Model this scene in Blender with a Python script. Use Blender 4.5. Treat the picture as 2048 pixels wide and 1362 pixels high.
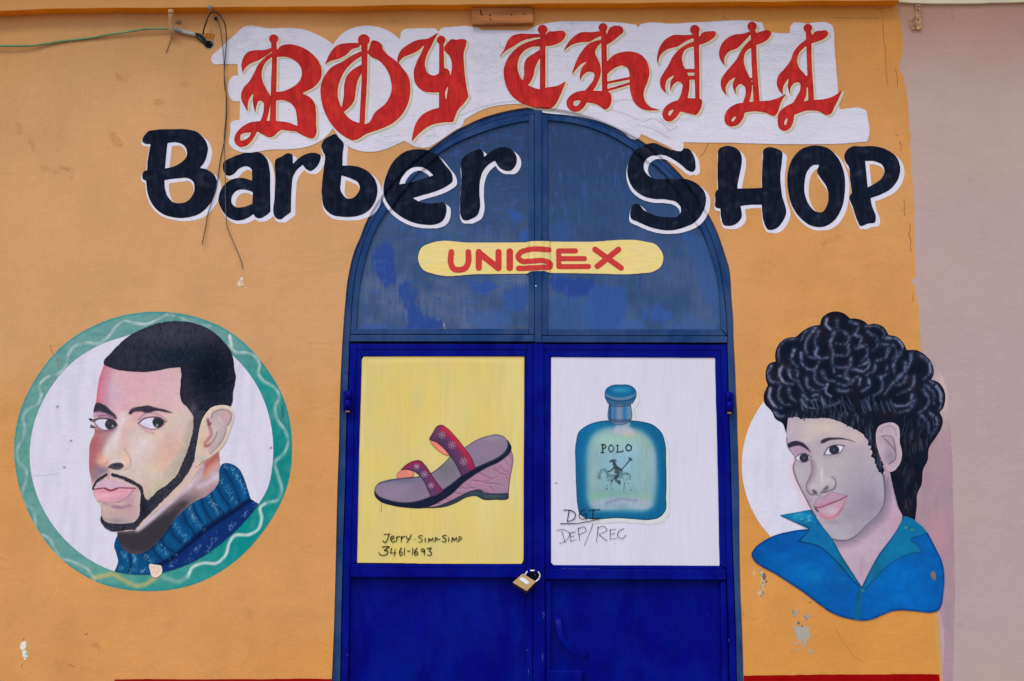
import bpy, bmesh, math, random
import numpy as np
from mathutils import Vector

# ------------------------------------------------------------------ camera, sky, sun, exposure
scene = bpy.context.scene
for o in list(bpy.data.objects):
    bpy.data.objects.remove(o)
COL = scene.collection
F_PX, PITCH, CAM = 2844.4, math.radians(9.0), (0.0, -5.5, 1.5)
cd = bpy.data.cameras.new('camera'); cam = bpy.data.objects.new('camera', cd); COL.objects.link(cam)
cd.sensor_width = 36.0; cd.lens = 50.0; cd.clip_start = 0.05; cd.clip_end = 500.0
cam.location = CAM; cam.rotation_euler = (math.radians(90) + PITCH, 0, 0)
scene.camera = cam

SUN_EL, SUN_AZ = math.radians(56), math.radians(200)      # high, in front of the wall, behind thin cloud
world = bpy.data.worlds.new('World'); scene.world = world; world.use_nodes = True
wn = world.node_tree.nodes; wl = world.node_tree.links
sky = wn.new('ShaderNodeTexSky'); sky.sky_type = 'NISHITA'; sky.sun_disc = False
sky.sun_elevation = SUN_EL; sky.sun_rotation = SUN_AZ
sky.air_density = 1.0; sky.dust_density = 1.6; sky.ozone_density = 1.0
bg = wn['Background']; bg.inputs['Strength'].default_value = 0.15
wl.new(sky.outputs[0], bg.inputs['Color'])
ld = bpy.data.lights.new('sun', 'SUN'); ld.energy = 1.35; ld.angle = math.radians(38); ld.color = (1.0, 0.95, 0.90)
sun = bpy.data.objects.new('sun', ld); COL.objects.link(sun)
sd = Vector((math.sin(SUN_AZ) * math.cos(SUN_EL), math.cos(SUN_AZ) * math.cos(SUN_EL), math.sin(SUN_EL)))
sun.rotation_euler = sd.to_track_quat('Z', 'Y').to_euler()
sun.location = (0, -6, 8)
scene.view_settings.view_transform = 'Standard'
try: scene.view_settings.look = 'None'
except Exception: pass
scene.view_settings.exposure = 0.35; scene.view_settings.gamma = 1.0; scene.view_settings.use_curve_mapping = False
scene.cycles.max_bounces = 6

rng = np.random.default_rng(7)
random.seed(7)

# ------------------------------------------------------------------ helpers: photo pixel -> point on the wall plane
CT, ST = math.cos(PITCH), math.sin(PITCH)
def at(px, py, Y=0.0):
    """numpy: x, z of the point of the vertical plane y=Y seen at a photo pixel."""
    px = np.asarray(px, float); py = np.asarray(py, float)
    dx = (px - 1024) / F_PX; dy = (681 - py) / F_PX
    wy = CT - ST * dy; wz = ST + CT * dy
    t = (Y - CAM[1]) / wy
    return CAM[0] + t * dx, CAM[2] + t * wz
def P3(px, py, y=0.0, Y=0.0):
    x, z = at(px, py, Y); return Vector((float(x), y, float(z)))
PXM = 5.5 / F_PX * 1.0                                     # about metres per photo pixel
LIGHT = np.array([0.815, 0.835, 0.868])
def lin(c):
    c = np.asarray(c, float) / 255.0
    return np.where(c <= 0.04045, c / 12.92, ((c + 0.055) / 1.055) ** 2.4)
def alb(c):
    """paint reflectance for a colour seen under the soft daylight of the street"""
    return np.clip(lin(c) / LIGHT, 0.0006, 0.88)

# ------------------------------------------------------------------ objects
def link(o, parent=None):
    COL.objects.link(o)
    if parent is not None:
        o.parent = parent
        o.matrix_parent_inverse = parent.matrix_world.inverted() if False else o.matrix_parent_inverse
    return o
def tag(o, label, cat, group=None, kind=None):
    if label: o['label'] = label
    if cat: o['category'] = cat
    if group: o['group'] = group
    if kind: o['kind'] = kind
    return o
def thing(name, label, cat, group=None):
    o = bpy.data.objects.new(name, None); o.empty_display_size = 0.1
    COL.objects.link(o); return tag(o, label, cat, group)
def mesh_np(name, co, polys, mat, parent=None, col=None):
    """polys: list of (n,k) index arrays"""
    me = bpy.data.meshes.new(name)
    polys = [p for p in polys if len(p)]
    nl = sum(p.size for p in polys); npoly = sum(len(p) for p in polys)
    me.vertices.add(len(co)); me.vertices.foreach_set('co', np.asarray(co, np.float32).ravel())
    me.loops.add(nl); me.polygons.add(npoly)
    me.loops.foreach_set('vertex_index', np.concatenate([p.ravel() for p in polys]).astype(np.int32))
    st = []; s = 0
    for p in polys:
        st.append(s + np.arange(len(p)) * p.shape[1]); s += p.size
    me.polygons.foreach_set('loop_start', np.concatenate(st).astype(np.int32))
    if col is not None:
        a = me.color_attributes.new('Col', 'FLOAT_COLOR', 'POINT')
        c4 = np.ones((len(co), 4), np.float32); c4[:, :3] = col
        a.data.foreach_set('color', c4.ravel())
    me.update(calc_edges=True); me.validate()
    if mat: me.materials.append(mat)
    return link(bpy.data.objects.new(name, me), parent)
def bm_obj(name, bm, mat, parent=None, smooth=False):
    bmesh.ops.recalc_face_normals(bm, faces=bm.faces)
    me = bpy.data.meshes.new(name); bm.to_mesh(me); bm.free()
    if smooth:
        for p in me.polygons: p.use_smooth = True
    if mat: me.materials.append(mat)
    return link(bpy.data.objects.new(name, me), parent)

# ------------------------------------------------------------------ curves traced in views of the photograph
VIEW = {'G': (0, 0, 1), 'Z1': (0, 0, 4.2563), 'Z2': (440, 20, 3.9385), 'Z3': (920, 0, 4.2563), 'Z4': (1300, 20, 4.4522),
        'Z5': (1640, 0, 4.2563), 'Z6': (270, 240, 5.12), 'Z7': (640, 240, 4.876), 'Z8': (1240, 260, 3.4133),
        'P1': (10, 600, 2.27), 'P2': (170, 780, 4.54), 'P3': (200, 900, 4.541), 'P8': (190, 630, 6.81),
        'R4': (1470, 600, 2.0636), 'R5': (1540, 810, 4.54), 'R6': (1510, 610, 4.865), 'R7': (1480, 980, 4.6545),
        'D1': (680, 200, 4.8634), 'D2': (660, 440, 4.6545), 'D3': (1040, 440, 4.551), 'D4': (650, 660, 4.5395),
        'D5': (730, 830, 4.394), 'D6': (1090, 700, 3.095), 'D7': (650, 1100, 4.551), 'D8': (1040, 1100, 4.3574),
        'L1': (1000, 1120, 17.02)}
def parse(view, s):
    ox, oy, k = VIEW[view]; pts = []; cor = []
    for w in s.split():
        c = w.endswith('*'); w = w.rstrip('*')
        x, y = w.split(','); pts.append((ox + float(x) / k, oy + float(y) / k)); cor.append(c)
    return np.array(pts), cor
def spline(pts, cor, closed=True, n=7):
    """Catmull-Rom through the points; corners stay sharp"""
    N = len(pts); out = []
    last = N if closed else N - 1
    for i in range(last):
        p1 = pts[i]; p2 = pts[(i + 1) % N]
        p0 = pts[i - 1] if (closed or i > 0) else p1
        p3 = pts[(i + 2) % N] if (closed or i + 2 < N) else p2
        d = np.hypot(*(p2 - p1)) + 1e-9
        def tang(a, b, c):
            da = np.hypot(*(b - a)) + 1e-9; db = np.hypot(*(c - b)) + 1e-9
            return ((b - a) / da * db + (c - b) / db * da) / (da + db)
        m1 = (p2 - p1) / d if cor[i] else tang(p0, p1, p2)
        m2 = (p2 - p1) / d if cor[(i + 1) % N] else tang(p1, p2, p3)
        if (not closed) and i == 0: m1 = (p2 - p1) / d
        if (not closed) and i == N - 2: m2 = (p2 - p1) / d
        k = max(2, min(14, int(d / 2.0) + 1)) if n == 7 else n
        t = np.linspace(0, 1, k, endpoint=False)[:, None]
        h = ((2*t**3 - 3*t**2 + 1) * p1 + (t**3 - 2*t**2 + t) * d * m1 + (-2*t**3 + 3*t**2) * p2 + (t**3 - t**2) * d * m2)
        out.append(h)
    out = np.concatenate(out)
    if not closed: out = np.vstack([out, pts[-1]])
    return out
def curve(view, s, closed=True, n=7):
    p, c = parse(view, s); return spline(p, c, closed, n)
def circ(view, cx, cy, rx, ry=None, n=40):
    ox, oy, k = VIEW[view]; ry = ry or rx
    a = np.linspace(0, 2*np.pi, n, endpoint=False)
    return np.stack([ox + (cx + rx*np.cos(a)) / k, oy + (cy + ry*np.sin(a)) / k], 1)

# ------------------------------------------------------------------ raster fields (1 field pixel = 1 photo pixel)
class Box:
    def __init__(s, x0, y0, x1, y1):
        s.x0, s.y0, s.x1, s.y1 = int(math.floor(x0)), int(math.floor(y0)), int(math.ceil(x1)), int(math.ceil(y1))
        s.w, s.h = s.x1 - s.x0, s.y1 - s.y0
def bbox(polys, pad=3):
    a = np.concatenate(polys)
    return Box(a[:, 0].min() - pad, a[:, 1].min() - pad, a[:, 0].max() + pad, a[:, 1].max() + pad)
SUB = 4
def fill(poly, B):
    """coverage of a simple polygon"""
    p = np.asarray(poly, float) - (B.x0, B.y0)
    a = p; b = np.roll(p, -1, 0)
    up = b[:, 1] > a[:, 1]
    lo = np.where(up[:, None], a, b); hi = np.where(up[:, None], b, a); dr = np.where(up, 1.0, -1.0)
    r0 = np.ceil(lo[:, 1] * SUB - 0.5).astype(int); r1 = np.ceil(hi[:, 1] * SUB - 0.5).astype(int)
    r0 = np.clip(r0, 0, B.h * SUB); r1 = np.clip(r1, 0, B.h * SUB)
    cnt = np.maximum(r1 - r0, 0)
    idx = np.repeat(np.arange(len(p)), cnt)
    if len(idx) == 0: return np.zeros((B.h, B.w))
    rows = r0[idx] + (np.arange(len(idx)) - np.repeat(np.cumsum(cnt) - cnt, cnt))
    y = (rows + 0.5) / SUB
    x = lo[idx, 0] + (hi[idx, 0] - lo[idx, 0]) * (y - lo[idx, 1]) / (hi[idx, 1] - lo[idx, 1])
    x = np.clip(x, 0, B.w - 0.001); ix = x.astype(int); fx = x - ix
    acc = np.zeros((B.h * SUB, B.w + 2))
    np.add.at(acc, (rows, ix), dr[idx] * (1 - fx)); np.add.at(acc, (rows, ix + 1), dr[idx] * fx)
    c = np.abs(np.cumsum(acc, 1))[:, :B.w]
    return np.clip(c, 0, 1).reshape(B.h, SUB, B.w).mean(1)
def union(polys, holes, B):
    m = np.zeros((B.h, B.w))
    for p in polys: m = np.maximum(m, fill(p, B))
    for h in holes: m = m * (1 - fill(h, B))
    return m
def stroke(pts, w, B, w1=None, soft=0.0):
    """coverage of a round brush stroke along open polyline pts (pixels); w full width, w1 width at the end"""
    m = np.zeros((B.h, B.w)); n = len(pts)
    L = np.concatenate([[0], np.cumsum(np.hypot(*np.diff(pts, axis=0).T))]); L = L / (L[-1] + 1e-9)
    w1 = w if w1 is None else w1
    e = max(0.5, soft)
    for i in range(n - 1):
        (ax, ay), (bx, by) = pts[i] - (B.x0, B.y0), pts[i+1] - (B.x0, B.y0)
        ra = (w + (w1 - w) * L[i]) / 2; rb = (w + (w1 - w) * L[i+1]) / 2
        R = max(ra, rb) + e + 1
        X0 = max(0, int(min(ax, bx) - R)); X1 = min(B.w, int(max(ax, bx) + R) + 2)
        Y0 = max(0, int(min(ay, by) - R)); Y1 = min(B.h, int(max(ay, by) + R) + 2)
        if X1 <= X0 or Y1 <= Y0: continue
        X = np.arange(X0, X1)[None, :] + 0.5; Y = np.arange(Y0, Y1)[:, None] + 0.5
        dx, dy = bx - ax, by - ay; l2 = dx*dx + dy*dy + 1e-9
        t = np.clip(((X - ax)*dx + (Y - ay)*dy) / l2, 0, 1)
        d = np.hypot(X - ax - t*dx, Y - ay - t*dy)
        c = np.clip((ra + (rb - ra)*t - d) / (2*e) + 0.5, 0, 1)
        m[Y0:Y1, X0:X1] = np.maximum(m[Y0:Y1, X0:X1], c)
    return m
def blur(m, r):
    """box blur, radius r, twice"""
    k = 2*r + 1
    for ax in (0, 1, 0, 1):
        p = np.pad(m, [(r + 1, r) if a == ax else (0, 0) for a in (0, 1)], mode='edge')
        c = np.cumsum(p, ax)
        m = (np.take(c, range(k, c.shape[ax]), ax) - np.take(c, range(0, c.shape[ax] - k), ax)) / k
    return m
def shiftmax(m, dx, dy, n=8):
    out = m.copy(); h, w = m.shape
    for i in range(1, n + 1):
        sx, sy = dx*i/n, dy*i/n; ix, iy = int(math.floor(sx)), int(math.floor(sy)); fx, fy = sx - ix, sy - iy
        def sh(a, b):
            z = np.zeros_like(m)
            ys0, xs0 = max(0, b), max(0, a); ye, xe = min(h, h + b), min(w, w + a)
            z[ys0:ye, xs0:xe] = m[ys0 - b:ye - b, xs0 - a:xe - a]; return z
        s = (1-fx)*(1-fy)*sh(ix, iy) + fx*(1-fy)*sh(ix+1, iy) + (1-fx)*fy*sh(ix, iy+1) + fx*fy*sh(ix+1, iy+1)
        out = np.maximum(out, s)
    return out
def dilate(m, r):
    out = m.copy()
    for a in np.linspace(0, 2*np.pi, 12, endpoint=False):
        out = np.maximum(out, shiftmax(m, r*math.cos(a), r*math.sin(a), 1))
    return out
def box1(m, r, ax):
    k = 2*r + 1
    p = np.pad(m, [(r + 1, r) if a == ax else (0, 0) for a in (0, 1)], mode='wrap' if m.shape[ax] > r + 1 else 'edge')
    c = np.cumsum(p, ax)
    return (np.take(c, range(k, c.shape[ax]), ax) - np.take(c, range(0, c.shape[ax] - k), ax)) / k
def vnoise(h, w, sy, sx, seed):
    """smooth noise 0..1 without a lattice, feature size sy x sx pixels"""
    m = np.random.default_rng(int(seed) & 0x7fffffff).random((h, w)) - 0.5
    for ax, s_ in ((0, sy), (1, sx)):
        if m.shape[ax] == 1: continue
        r = min(max(1, int(round(s_*0.42))), max(1, m.shape[ax]//2 - 1))
        if s_ < 1.3: continue
        m = box1(box1(m, r, ax), max(1, int(round(r*0.7))), ax)
    sd = m.std() + 1e-9
    return np.clip(0.5 + (m - m.mean())/sd*0.21, 0, 1)
def sample(A, B, x, y):
    """bilinear sample of field A (pixel centres at +0.5) at photo pixel x, y"""
    u = np.clip(x - B.x0 - 0.5, 0, B.w - 1.001); v = np.clip(y - B.y0 - 0.5, 0, B.h - 1.001)
    i = u.astype(int); j = v.astype(int); fu = u - i; fv = v - j
    if A.ndim == 3: fu = fu[..., None]; fv = fv[..., None]
    return (A[j, i]*(1-fu) + A[j, i+1]*fu)*(1-fv) + (A[j+1, i]*(1-fu) + A[j+1, i+1]*fu)*fv

class Canvas:
    """a painter's canvas in photo pixels; colours 0..255 as they look in the soft light of the street"""
    def __init__(s, B, base):
        s.B = B; s.rgb = np.empty((B.h, B.w, 3)); s.rgb[:] = base; s.clip = None
    def lay(s, m, c, a=1.0):
        m = np.clip(m, 0, 1) * a
        if s.clip is not None: m = m * s.clip
        s.rgb = s.rgb*(1 - m[..., None]) + np.asarray(c, float)*m[..., None]
    def poly(s, view, st, c, a=1.0, soft=0):
        m = fill(curve(view, st), s.B)
        if soft: m = blur(m, soft)
        s.lay(m, c, a); return m
    def st(s, view, st, w, c, a=1.0, soft=0.0, w1=None):
        k = VIEW[view][2]
        m = stroke(curve(view, st, False), w / k, s.B, None if w1 is None else w1 / k, soft / k)
        s.lay(m, c, a); return m
    def blob(s, view, cx, cy, rx, ry, c, a=1.0, rot=0.0):
        ox, oy, k = VIEW[view]; cx = ox + cx/k - s.B.x0; cy = oy + cy/k - s.B.y0; rx /= k; ry /= k
        X = np.arange(s.B.w)[None, :] + 0.5 - cx; Y = np.arange(s.B.h)[:, None] + 0.5 - cy
        cr, sr = math.cos(math.radians(rot)), math.sin(math.radians(rot))
        u = (X*cr + Y*sr)/rx; v = (-X*sr + Y*cr)/ry
        s.lay(np.exp(-(u*u + v*v)*1.1), c, a)
    def streak(s, sy, sx, amp, seed):
        s.rgb = s.rgb * (1 + amp*(vnoise(s.B.h, s.B.w, sy, sx, seed) - 0.5))[..., None]

# relief of the wall and the door front, so that paint laid across the door follows it (metres, + is into the wall)
SB = Box(0, 0, 2048, 1362)
SURF = np.zeros((SB.h, SB.w))
LAYER = 0.00045
def field_mesh(name, m, B, cell, colour, layer, mat, parent, smooth=True):
    """marching squares over coverage field m -> a sheet of paint on the wall relief"""
    if cell >= 2: m = blur(m, 1)
    nx = int(B.w / cell) ; ny = int(B.h / cell)
    gx = B.x0 + 0.5 + np.arange(nx) * cell; gy = B.y0 + 0.5 + np.arange(ny) * cell
    GX, GY = np.meshgrid(gx, gy)
    Fv = sample(m, B, GX, GY)
    Fv[0, :] = Fv[-1, :] = 0; Fv[:, 0] = Fv[:, -1] = 0
    Fv = np.where(np.abs(Fv - 0.5) < 1e-4, 0.5002, Fv)
    I = Fv > 0.5
    N = nx*ny
    fa, fb = Fv[:, :-1], Fv[:, 1:]; th = np.clip((0.5 - fa) / np.where(fa == fb, 1, fb - fa), 0, 1)
    hx = GX[:, :-1] + th*cell; hy = GY[:, :-1]
    fa, fb = Fv[:-1], Fv[1:]; tv = np.clip((0.5 - fa) / np.where(fa == fb, 1, fb - fa), 0, 1)
    vx = GX[:-1]; vy = GY[:-1] + tv*cell
    PX = np.concatenate([GX.ravel(), hx.ravel(), vx.ravel()]); PY = np.concatenate([GY.ravel(), hy.ravel(), vy.ravel()])
    cid = np.arange(N).reshape(ny, nx); hid = N + np.arange(hx.size).reshape(ny, nx-1); vid = N + hx.size + np.arange(vx.size).reshape(ny-1, nx)
    A, Bc, C, D = I[:-1, :-1], I[:-1, 1:], I[1:, 1:], I[1:, :-1]
    code = A*1 + Bc*2 + C*4 + D*8
    ids = {'A': cid[:-1, :-1], 'B': cid[:-1, 1:], 'C': cid[1:, 1:], 'D': cid[1:, :-1],
           'T': hid[:-1], 'M': hid[1:], 'L': vid[:, :-1], 'R': vid[:, 1:]}
    polys = []
    for c in range(1, 16):
        sel = code == c
        if not sel.any(): continue
        a, b, cc, d = c & 1, (c >> 1) & 1, (c >> 2) & 1, (c >> 3) & 1
        tok = []
        if a: tok.append('A')
        if a != b: tok.append('T')
        if b: tok.append('B')
        if b != cc: tok.append('R')
        if cc: tok.append('C')
        if cc != d: tok.append('M')
        if d: tok.append('D')
        if d != a: tok.append('L')
        polys.append(np.stack([ids[t][sel] for t in reversed(tok)], 1))
    if not polys: return None
    used, inv = np.unique(np.concatenate([p.ravel() for p in polys]), return_inverse=True)
    s = 0; np_ = []
    for p in polys:
        np_.append(inv[s:s + p.size].reshape(p.shape)); s += p.size
    px, py = PX[used], PY[used]
    x, z = at(px, py)
    y = sample(SURF, SB, np.clip(px, 1, 2046), np.clip(py, 1, 1360)) - LAYER*layer
    if isinstance(colour, Canvas): rgb = sample(colour.rgb, colour.B, px, py)
    else: rgb = np.tile(np.asarray(colour, float), (len(px), 1))
    return mesh_np(name, np.stack([x, y, z], 1), np_, mat, parent, alb(rgb))

def prism(name, poly, yf, yb, mat, parent, bev=0.0, lean=(0, 0), plane=0.0):
    """solid with outline poly (photo pixels, on the wall plane), front at y=yf, back at y=yb (yf<yb)"""
    x, z = at(poly[:, 0], poly[:, 1], plane)
    keep = [0]
    for i in range(1, len(x)):
        if math.hypot(x[i] - x[keep[-1]], z[i] - z[keep[-1]]) > 2e-4: keep.append(i)
    bm = bmesh.new()
    fr = [bm.verts.new((x[i], yf, z[i])) for i in keep]; bk = [bm.verts.new((x[i] + lean[0], yb, z[i] + lean[1])) for i in keep]
    n = len(fr)
    f = bm.faces.new(fr); bm.faces.new(list(reversed(bk)))
    for i in range(n):
        j = (i + 1) % n; bm.faces.new((fr[i], bk[i], bk[j], fr[j]))
    bmesh.ops.recalc_face_normals(bm, faces=bm.faces)
    if bev > 0:
        bmesh.ops.bevel(bm, geom=list(f.edges), offset=bev, segments=2, profile=0.6, affect='EDGES', clamp_overlap=True)
    bmesh.ops.triangulate(bm, faces=[q for q in bm.faces if len(q.verts) > 4])
    return bm_obj(name, bm, mat, parent)
def quad(x0, y0, x1, y1): return np.array([(x0, y0), (x1, y0), (x1, y1), (x0, y1)], float)
def tube(name, pts, r, mat, parent=None, seg=8, r1=None, cap=True):
    """round tube through 3-D points"""
    bm = bmesh.new(); rings = []
    pts = [Vector(p) for p in pts]; n = len(pts)
    up = Vector((0.13, 1, 0.21)).normalized()
    for i, p in enumerate(pts):
        d = (pts[min(i+1, n-1)] - pts[max(i-1, 0)]).normalized()
        a = d.cross(up).normalized(); b = d.cross(a).normalized()
        rr = r if r1 is None else r + (r1 - r)*i/(n-1)
        if callable(r): rr = r(i/(n-1))
        rings.append([bm.verts.new(p + a*rr*math.cos(2*math.pi*k/seg) + b*rr*math.sin(2*math.pi*k/seg)) for k in range(seg)])
    for i in range(n-1):
        for k in range(seg):
            bm.faces.new((rings[i][k], rings[i][(k+1) % seg], rings[i+1][(k+1) % seg], rings[i+1][k]))
    if cap:
        bm.faces.new(rings[0]); bm.faces.new(list(reversed(rings[-1])))
    return bm_obj(name, bm, mat, parent, True)
def tube_px(name, view, s, r, y, mat, parent=None, seg=8, r1=None, yfun=None, n=4):
    c = curve(view, s, False, n)
    return tube(name, [(lambda yy: P3(p[0], p[1], yy, yy))(yfun(i/(len(c)-1)) if yfun else y) for i, p in enumerate(c)], r, mat, parent, seg, r1)

# ------------------------------------------------------------------ materials
class NT:
    def __init__(s, name):
        s.m = bpy.data.materials.new(name); s.m.use_nodes = True
        s.t = s.m.node_tree; s.n = s.t.nodes; s.l = s.t.links
        s.b = s.n['Principled BSDF']
        s.pos = s.n.new('ShaderNodeNewGeometry').outputs['Position']
    def noise(s, scale, detail=4, rough=0.55, vec=None, stretch=None, dist=0.0):
        v = vec or s.pos
        if stretch:
            mp = s.n.new('ShaderNodeMapping'); mp.inputs['Scale'].default_value = stretch
            s.l.new(v, mp.inputs['Vector']); v = mp.outputs[0]
        k = s.n.new('ShaderNodeTexNoise'); k.inputs['Scale'].default_value = scale
        k.inputs['Detail'].default_value = detail; k.inputs['Roughness'].default_value = rough
        k.inputs['Distortion'].default_value = dist
        s.l.new(v, k.inputs['Vector']); return k.outputs['Fac']
    def ramp(s, fac, a, b, ca=0.0, cb=1.0):
        r = s.n.new('ShaderNodeMapRange'); r.inputs['From Min'].default_value = a; r.inputs['From Max'].default_value = b
        r.inputs['To Min'].default_value = ca; r.inputs['To Max'].default_value = cb; r.interpolation_type = 'SMOOTHSTEP'
        s.l.new(fac, r.inputs['Value']); return r.outputs['Result']
    def math(s, op, a, b):
        k = s.n.new('ShaderNodeMath'); k.operation = op
        for i, v in enumerate((a, b)):
            if isinstance(v, (int, float)): k.inputs[i].default_value = v
            else: s.l.new(v, k.inputs[i])
        return k.outputs[0]
    def mix(s, fac, a, b, mode='MIX'):
        k = s.n.new('ShaderNodeMix'); k.data_type = 'RGBA'; k.blend_type = mode; k.clamp_factor = True
        if isinstance(fac, (int, float)): k.inputs[0].default_value = fac
        else: s.l.new(fac, k.inputs[0])
        for i, v in ((6, a), (7, b)):
            if hasattr(v, 'is_output'): s.l.new(v, k.inputs[i])
            else: k.inputs[i].default_value = (*[float(q) for q in v], 1)
        return k.outputs[2]
    def scale(s, col, fac, lo, hi):
        """multiply a colour by lo..hi following fac"""
        k = s.ramp(fac, 0.25, 0.75, lo, hi)
        cc = s.n.new('ShaderNodeCombineColor')
        for i in range(3): s.l.new(k, cc.inputs[i])
        return s.mix(1.0, col, cc.outputs[0], 'MULTIPLY')
    def attr(s):
        a = s.n.new('ShaderNodeAttribute'); a.attribute_name = 'Col'; return a.outputs['Color']
    def bump(s, h, dist, strength=1.0, prev=None):
        k = s.n.new('ShaderNodeBump'); k.inputs['Distance'].default_value = dist; k.inputs['Strength'].default_value = strength
        s.l.new(h, k.inputs['Height'])
        if prev is not None: s.l.new(prev, k.inputs['Normal'])
        return k.outputs['Normal']
    def done(s, col, rough=0.6, spec=0.3, normal=None, metal=0.0):
        if hasattr(col, 'is_output'): s.l.new(col, s.b.inputs['Base Color'])
        else: s.b.inputs['Base Color'].default_value = (*[float(q) for q in col], 1)
        if hasattr(rough, 'is_output'): s.l.new(rough, s.b.inputs['Roughness'])
        else: s.b.inputs['Roughness'].default_value = rough
        s.b.inputs['Specular IOR Level'].default_value = spec; s.b.inputs['Metallic'].default_value = metal
        if normal is not None: s.l.new(normal, s.b.inputs['Normal'])
        return s.m
def plaster(t, k=1.0):
    n1 = t.bump(t.noise(2.2, 3, 0.5), 0.012*k)
    n2 = t.bump(t.noise(11, 4, 0.55, stretch=(1, 1, 1.5)), 0.0022*k, 1.0, n1)
    n3 = t.bump(t.ramp(t.noise(5, 6, 0.65, dist=1.2), 0.47, 0.56), 0.00045*k, 1.0, n2)
    return t.bump(t.noise(130, 3, 0.6), 0.0007*k, 1.0, n3)
def flat(name, c, rough=0.6, spec=0.3, var=0.10, sc=18, bump=0.0, metal=0.0, stretch=None):
    t = NT(name); a = alb(c)
    col = t.scale(t.mix(0.0, a, a), t.noise(sc, 5, 0.6, stretch=stretch), 1 - var, 1 + var)
    nm = t.bump(t.noise(sc*2, 4, 0.6, stretch=stretch), bump) if bump else None
    return t.done(col, rough, spec, nm, metal)

def mat_wall():
    t = NT('orange_wall_paint')
    sep = t.n.new('ShaderNodeSeparateXYZ'); t.l.new(t.pos, sep.inputs[0])
    sheen_faded, full_orange = alb((197, 148, 101)), alb((199, 136, 66))  # paler left and mid-height: sky sheen put into the colour, beside random fading
    wob = t.noise(0.9, 5, 0.55, dist=0.6)
    gx = t.ramp(sep.outputs['X'], -1.9, 1.4, 0.95, 0.25)
    zz = t.math('ADD', sep.outputs['Z'], t.math('MULTIPLY', t.math('SUBTRACT', t.noise(1.3, 4, 0.6), 0.5), 0.7))
    mid = t.math('MULTIPLY', t.ramp(zz, 1.75, 2.55), t.ramp(zz, 3.1, 3.85, 1.0, 0.25))
    gx = t.math('MULTIPLY', gx, t.math('ADD', 0.35, t.math('MULTIPLY', mid, 0.95)))
    f = t.math('ADD', gx, t.math('MULTIPLY', t.math('SUBTRACT', wob, 0.5), 1.3))
    col = t.mix(f, full_orange, sheen_faded)
    col = t.scale(col, t.noise(2.6, 6, 0.6), 0.93, 1.06)
    col = t.scale(col, t.noise(7, 6, 0.7, stretch=(1, 1, 0.35)), 0.955, 1.04)
    col = t.scale(col, t.noise(95, 3, 0.6), 0.965, 1.03)
    # rubbed, dirty spots and pinholes
    sc = t.math('MULTIPLY', t.ramp(t.noise(6.5, 7, 0.72, dist=0.8), 0.59, 0.76), t.ramp(t.noise(2.0, 2), 0.45, 0.65))
    col = t.mix(t.math('MULTIPLY', sc, 0.75), col, alb((128, 88, 58)))
    pin = t.math('MULTIPLY', t.ramp(t.noise(60, 2, 0.5), 0.735, 0.79), 0.6)
    col = t.mix(pin, col, alb((98, 66, 48)))
    lt = t.math('MULTIPLY', t.ramp(t.noise(3.6, 7, 0.7, stretch=(1, 1, 1.8)), 0.62, 0.8), 0.35)
    col = t.mix(lt, col, alb((206, 166, 120)))
    return t.done(col, 0.7, 0.06, plaster(t))
def mat_mauve():
    t = NT('mauve_wall_paint')
    a, b = alb((170, 148, 148)), alb((176, 152, 144))
    col = t.mix(t.ramp(t.noise(0.8, 4), 0.4, 0.62), a, b)
    sep = t.n.new('ShaderNodeSeparateXYZ'); t.l.new(t.pos, sep.inputs[0])
    warm_bounce = t.math('MULTIPLY', t.ramp(t.math('ADD', sep.outputs['Z'], t.math('MULTIPLY', t.noise(2.5, 4, 0.6), 0.35)), 3.50, 3.98), 0.75)  # warm light bounced from above, painted in towards the wall top
    col = t.mix(warm_bounce, col, alb((180, 134, 106)))
    col = t.scale(col, t.noise(4, 6, 0.65), 0.96, 1.04)
    sc = t.math('MULTIPLY', t.ramp(t.noise(7.5, 7, 0.72, dist=0.8), 0.60, 0.76), 0.5)
    col = t.mix(sc, col, alb((128, 108, 108)))
    pin = t.math('MULTIPLY', t.ramp(t.noise(45, 2, 0.5), 0.74, 0.8), 0.55)
    col = t.mix(pin, col, alb((98, 80, 78)))
    return t.done(col, 0.7, 0.06, plaster(t, 0.9))
def mat_art(name, amp=0.05, stretch=(1, 1, 0.25), sc=60, rough=0.65, spec=0.04, wall=True):
    """painted colour carried by the mesh, with brush streaks"""
    t = NT(name)
    col = t.scale(t.attr(), t.noise(sc, 4, 0.6, stretch=stretch), 1 - amp, 1 + amp)
    return t.done(col, rough, spec, plaster(t, 0.8) if wall else t.bump(t.noise(sc, 3, 0.6, stretch=stretch), 0.0004))
def mat_white():
    t = NT('white_wall_paint')
    col = t.scale(t.attr(), t.noise(3, 5, 0.6), 0.965, 1.02)
    # trowel ridges that catch grime, in clusters
    ridge = t.noise(13, 8, 0.8, stretch=(0.5, 1, 2.2), dist=1.6)
    cl = t.ramp(t.noise(2.4, 4, 0.6), 0.47, 0.66)
    line = t.math('SUBTRACT', 1.0, t.ramp(t.math('ABSOLUTE', t.math('SUBTRACT', ridge, 0.53), 0.0), 0.0, 0.035))
    g = t.math('MULTIPLY', t.math('MULTIPLY', line, cl), 0.36)
    col = t.mix(g, col, alb((118, 114, 122)))
    sm = t.math('MULTIPLY', t.ramp(t.noise(5, 7, 0.7, stretch=(1, 1, 1.6)), 0.56, 0.8), 0.30)
    col = t.mix(sm, col, alb((150, 146, 152)))
    sp = t.math('MULTIPLY', t.ramp(t.noise(70, 2, 0.5), 0.73, 0.8), 0.6)
    col = t.mix(sp, col, alb((90, 88, 92)))
    return t.done(col, 0.55, 0.25, t.bump(ridge, 0.004, 0.8, plaster(t, 1.0)))
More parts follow.
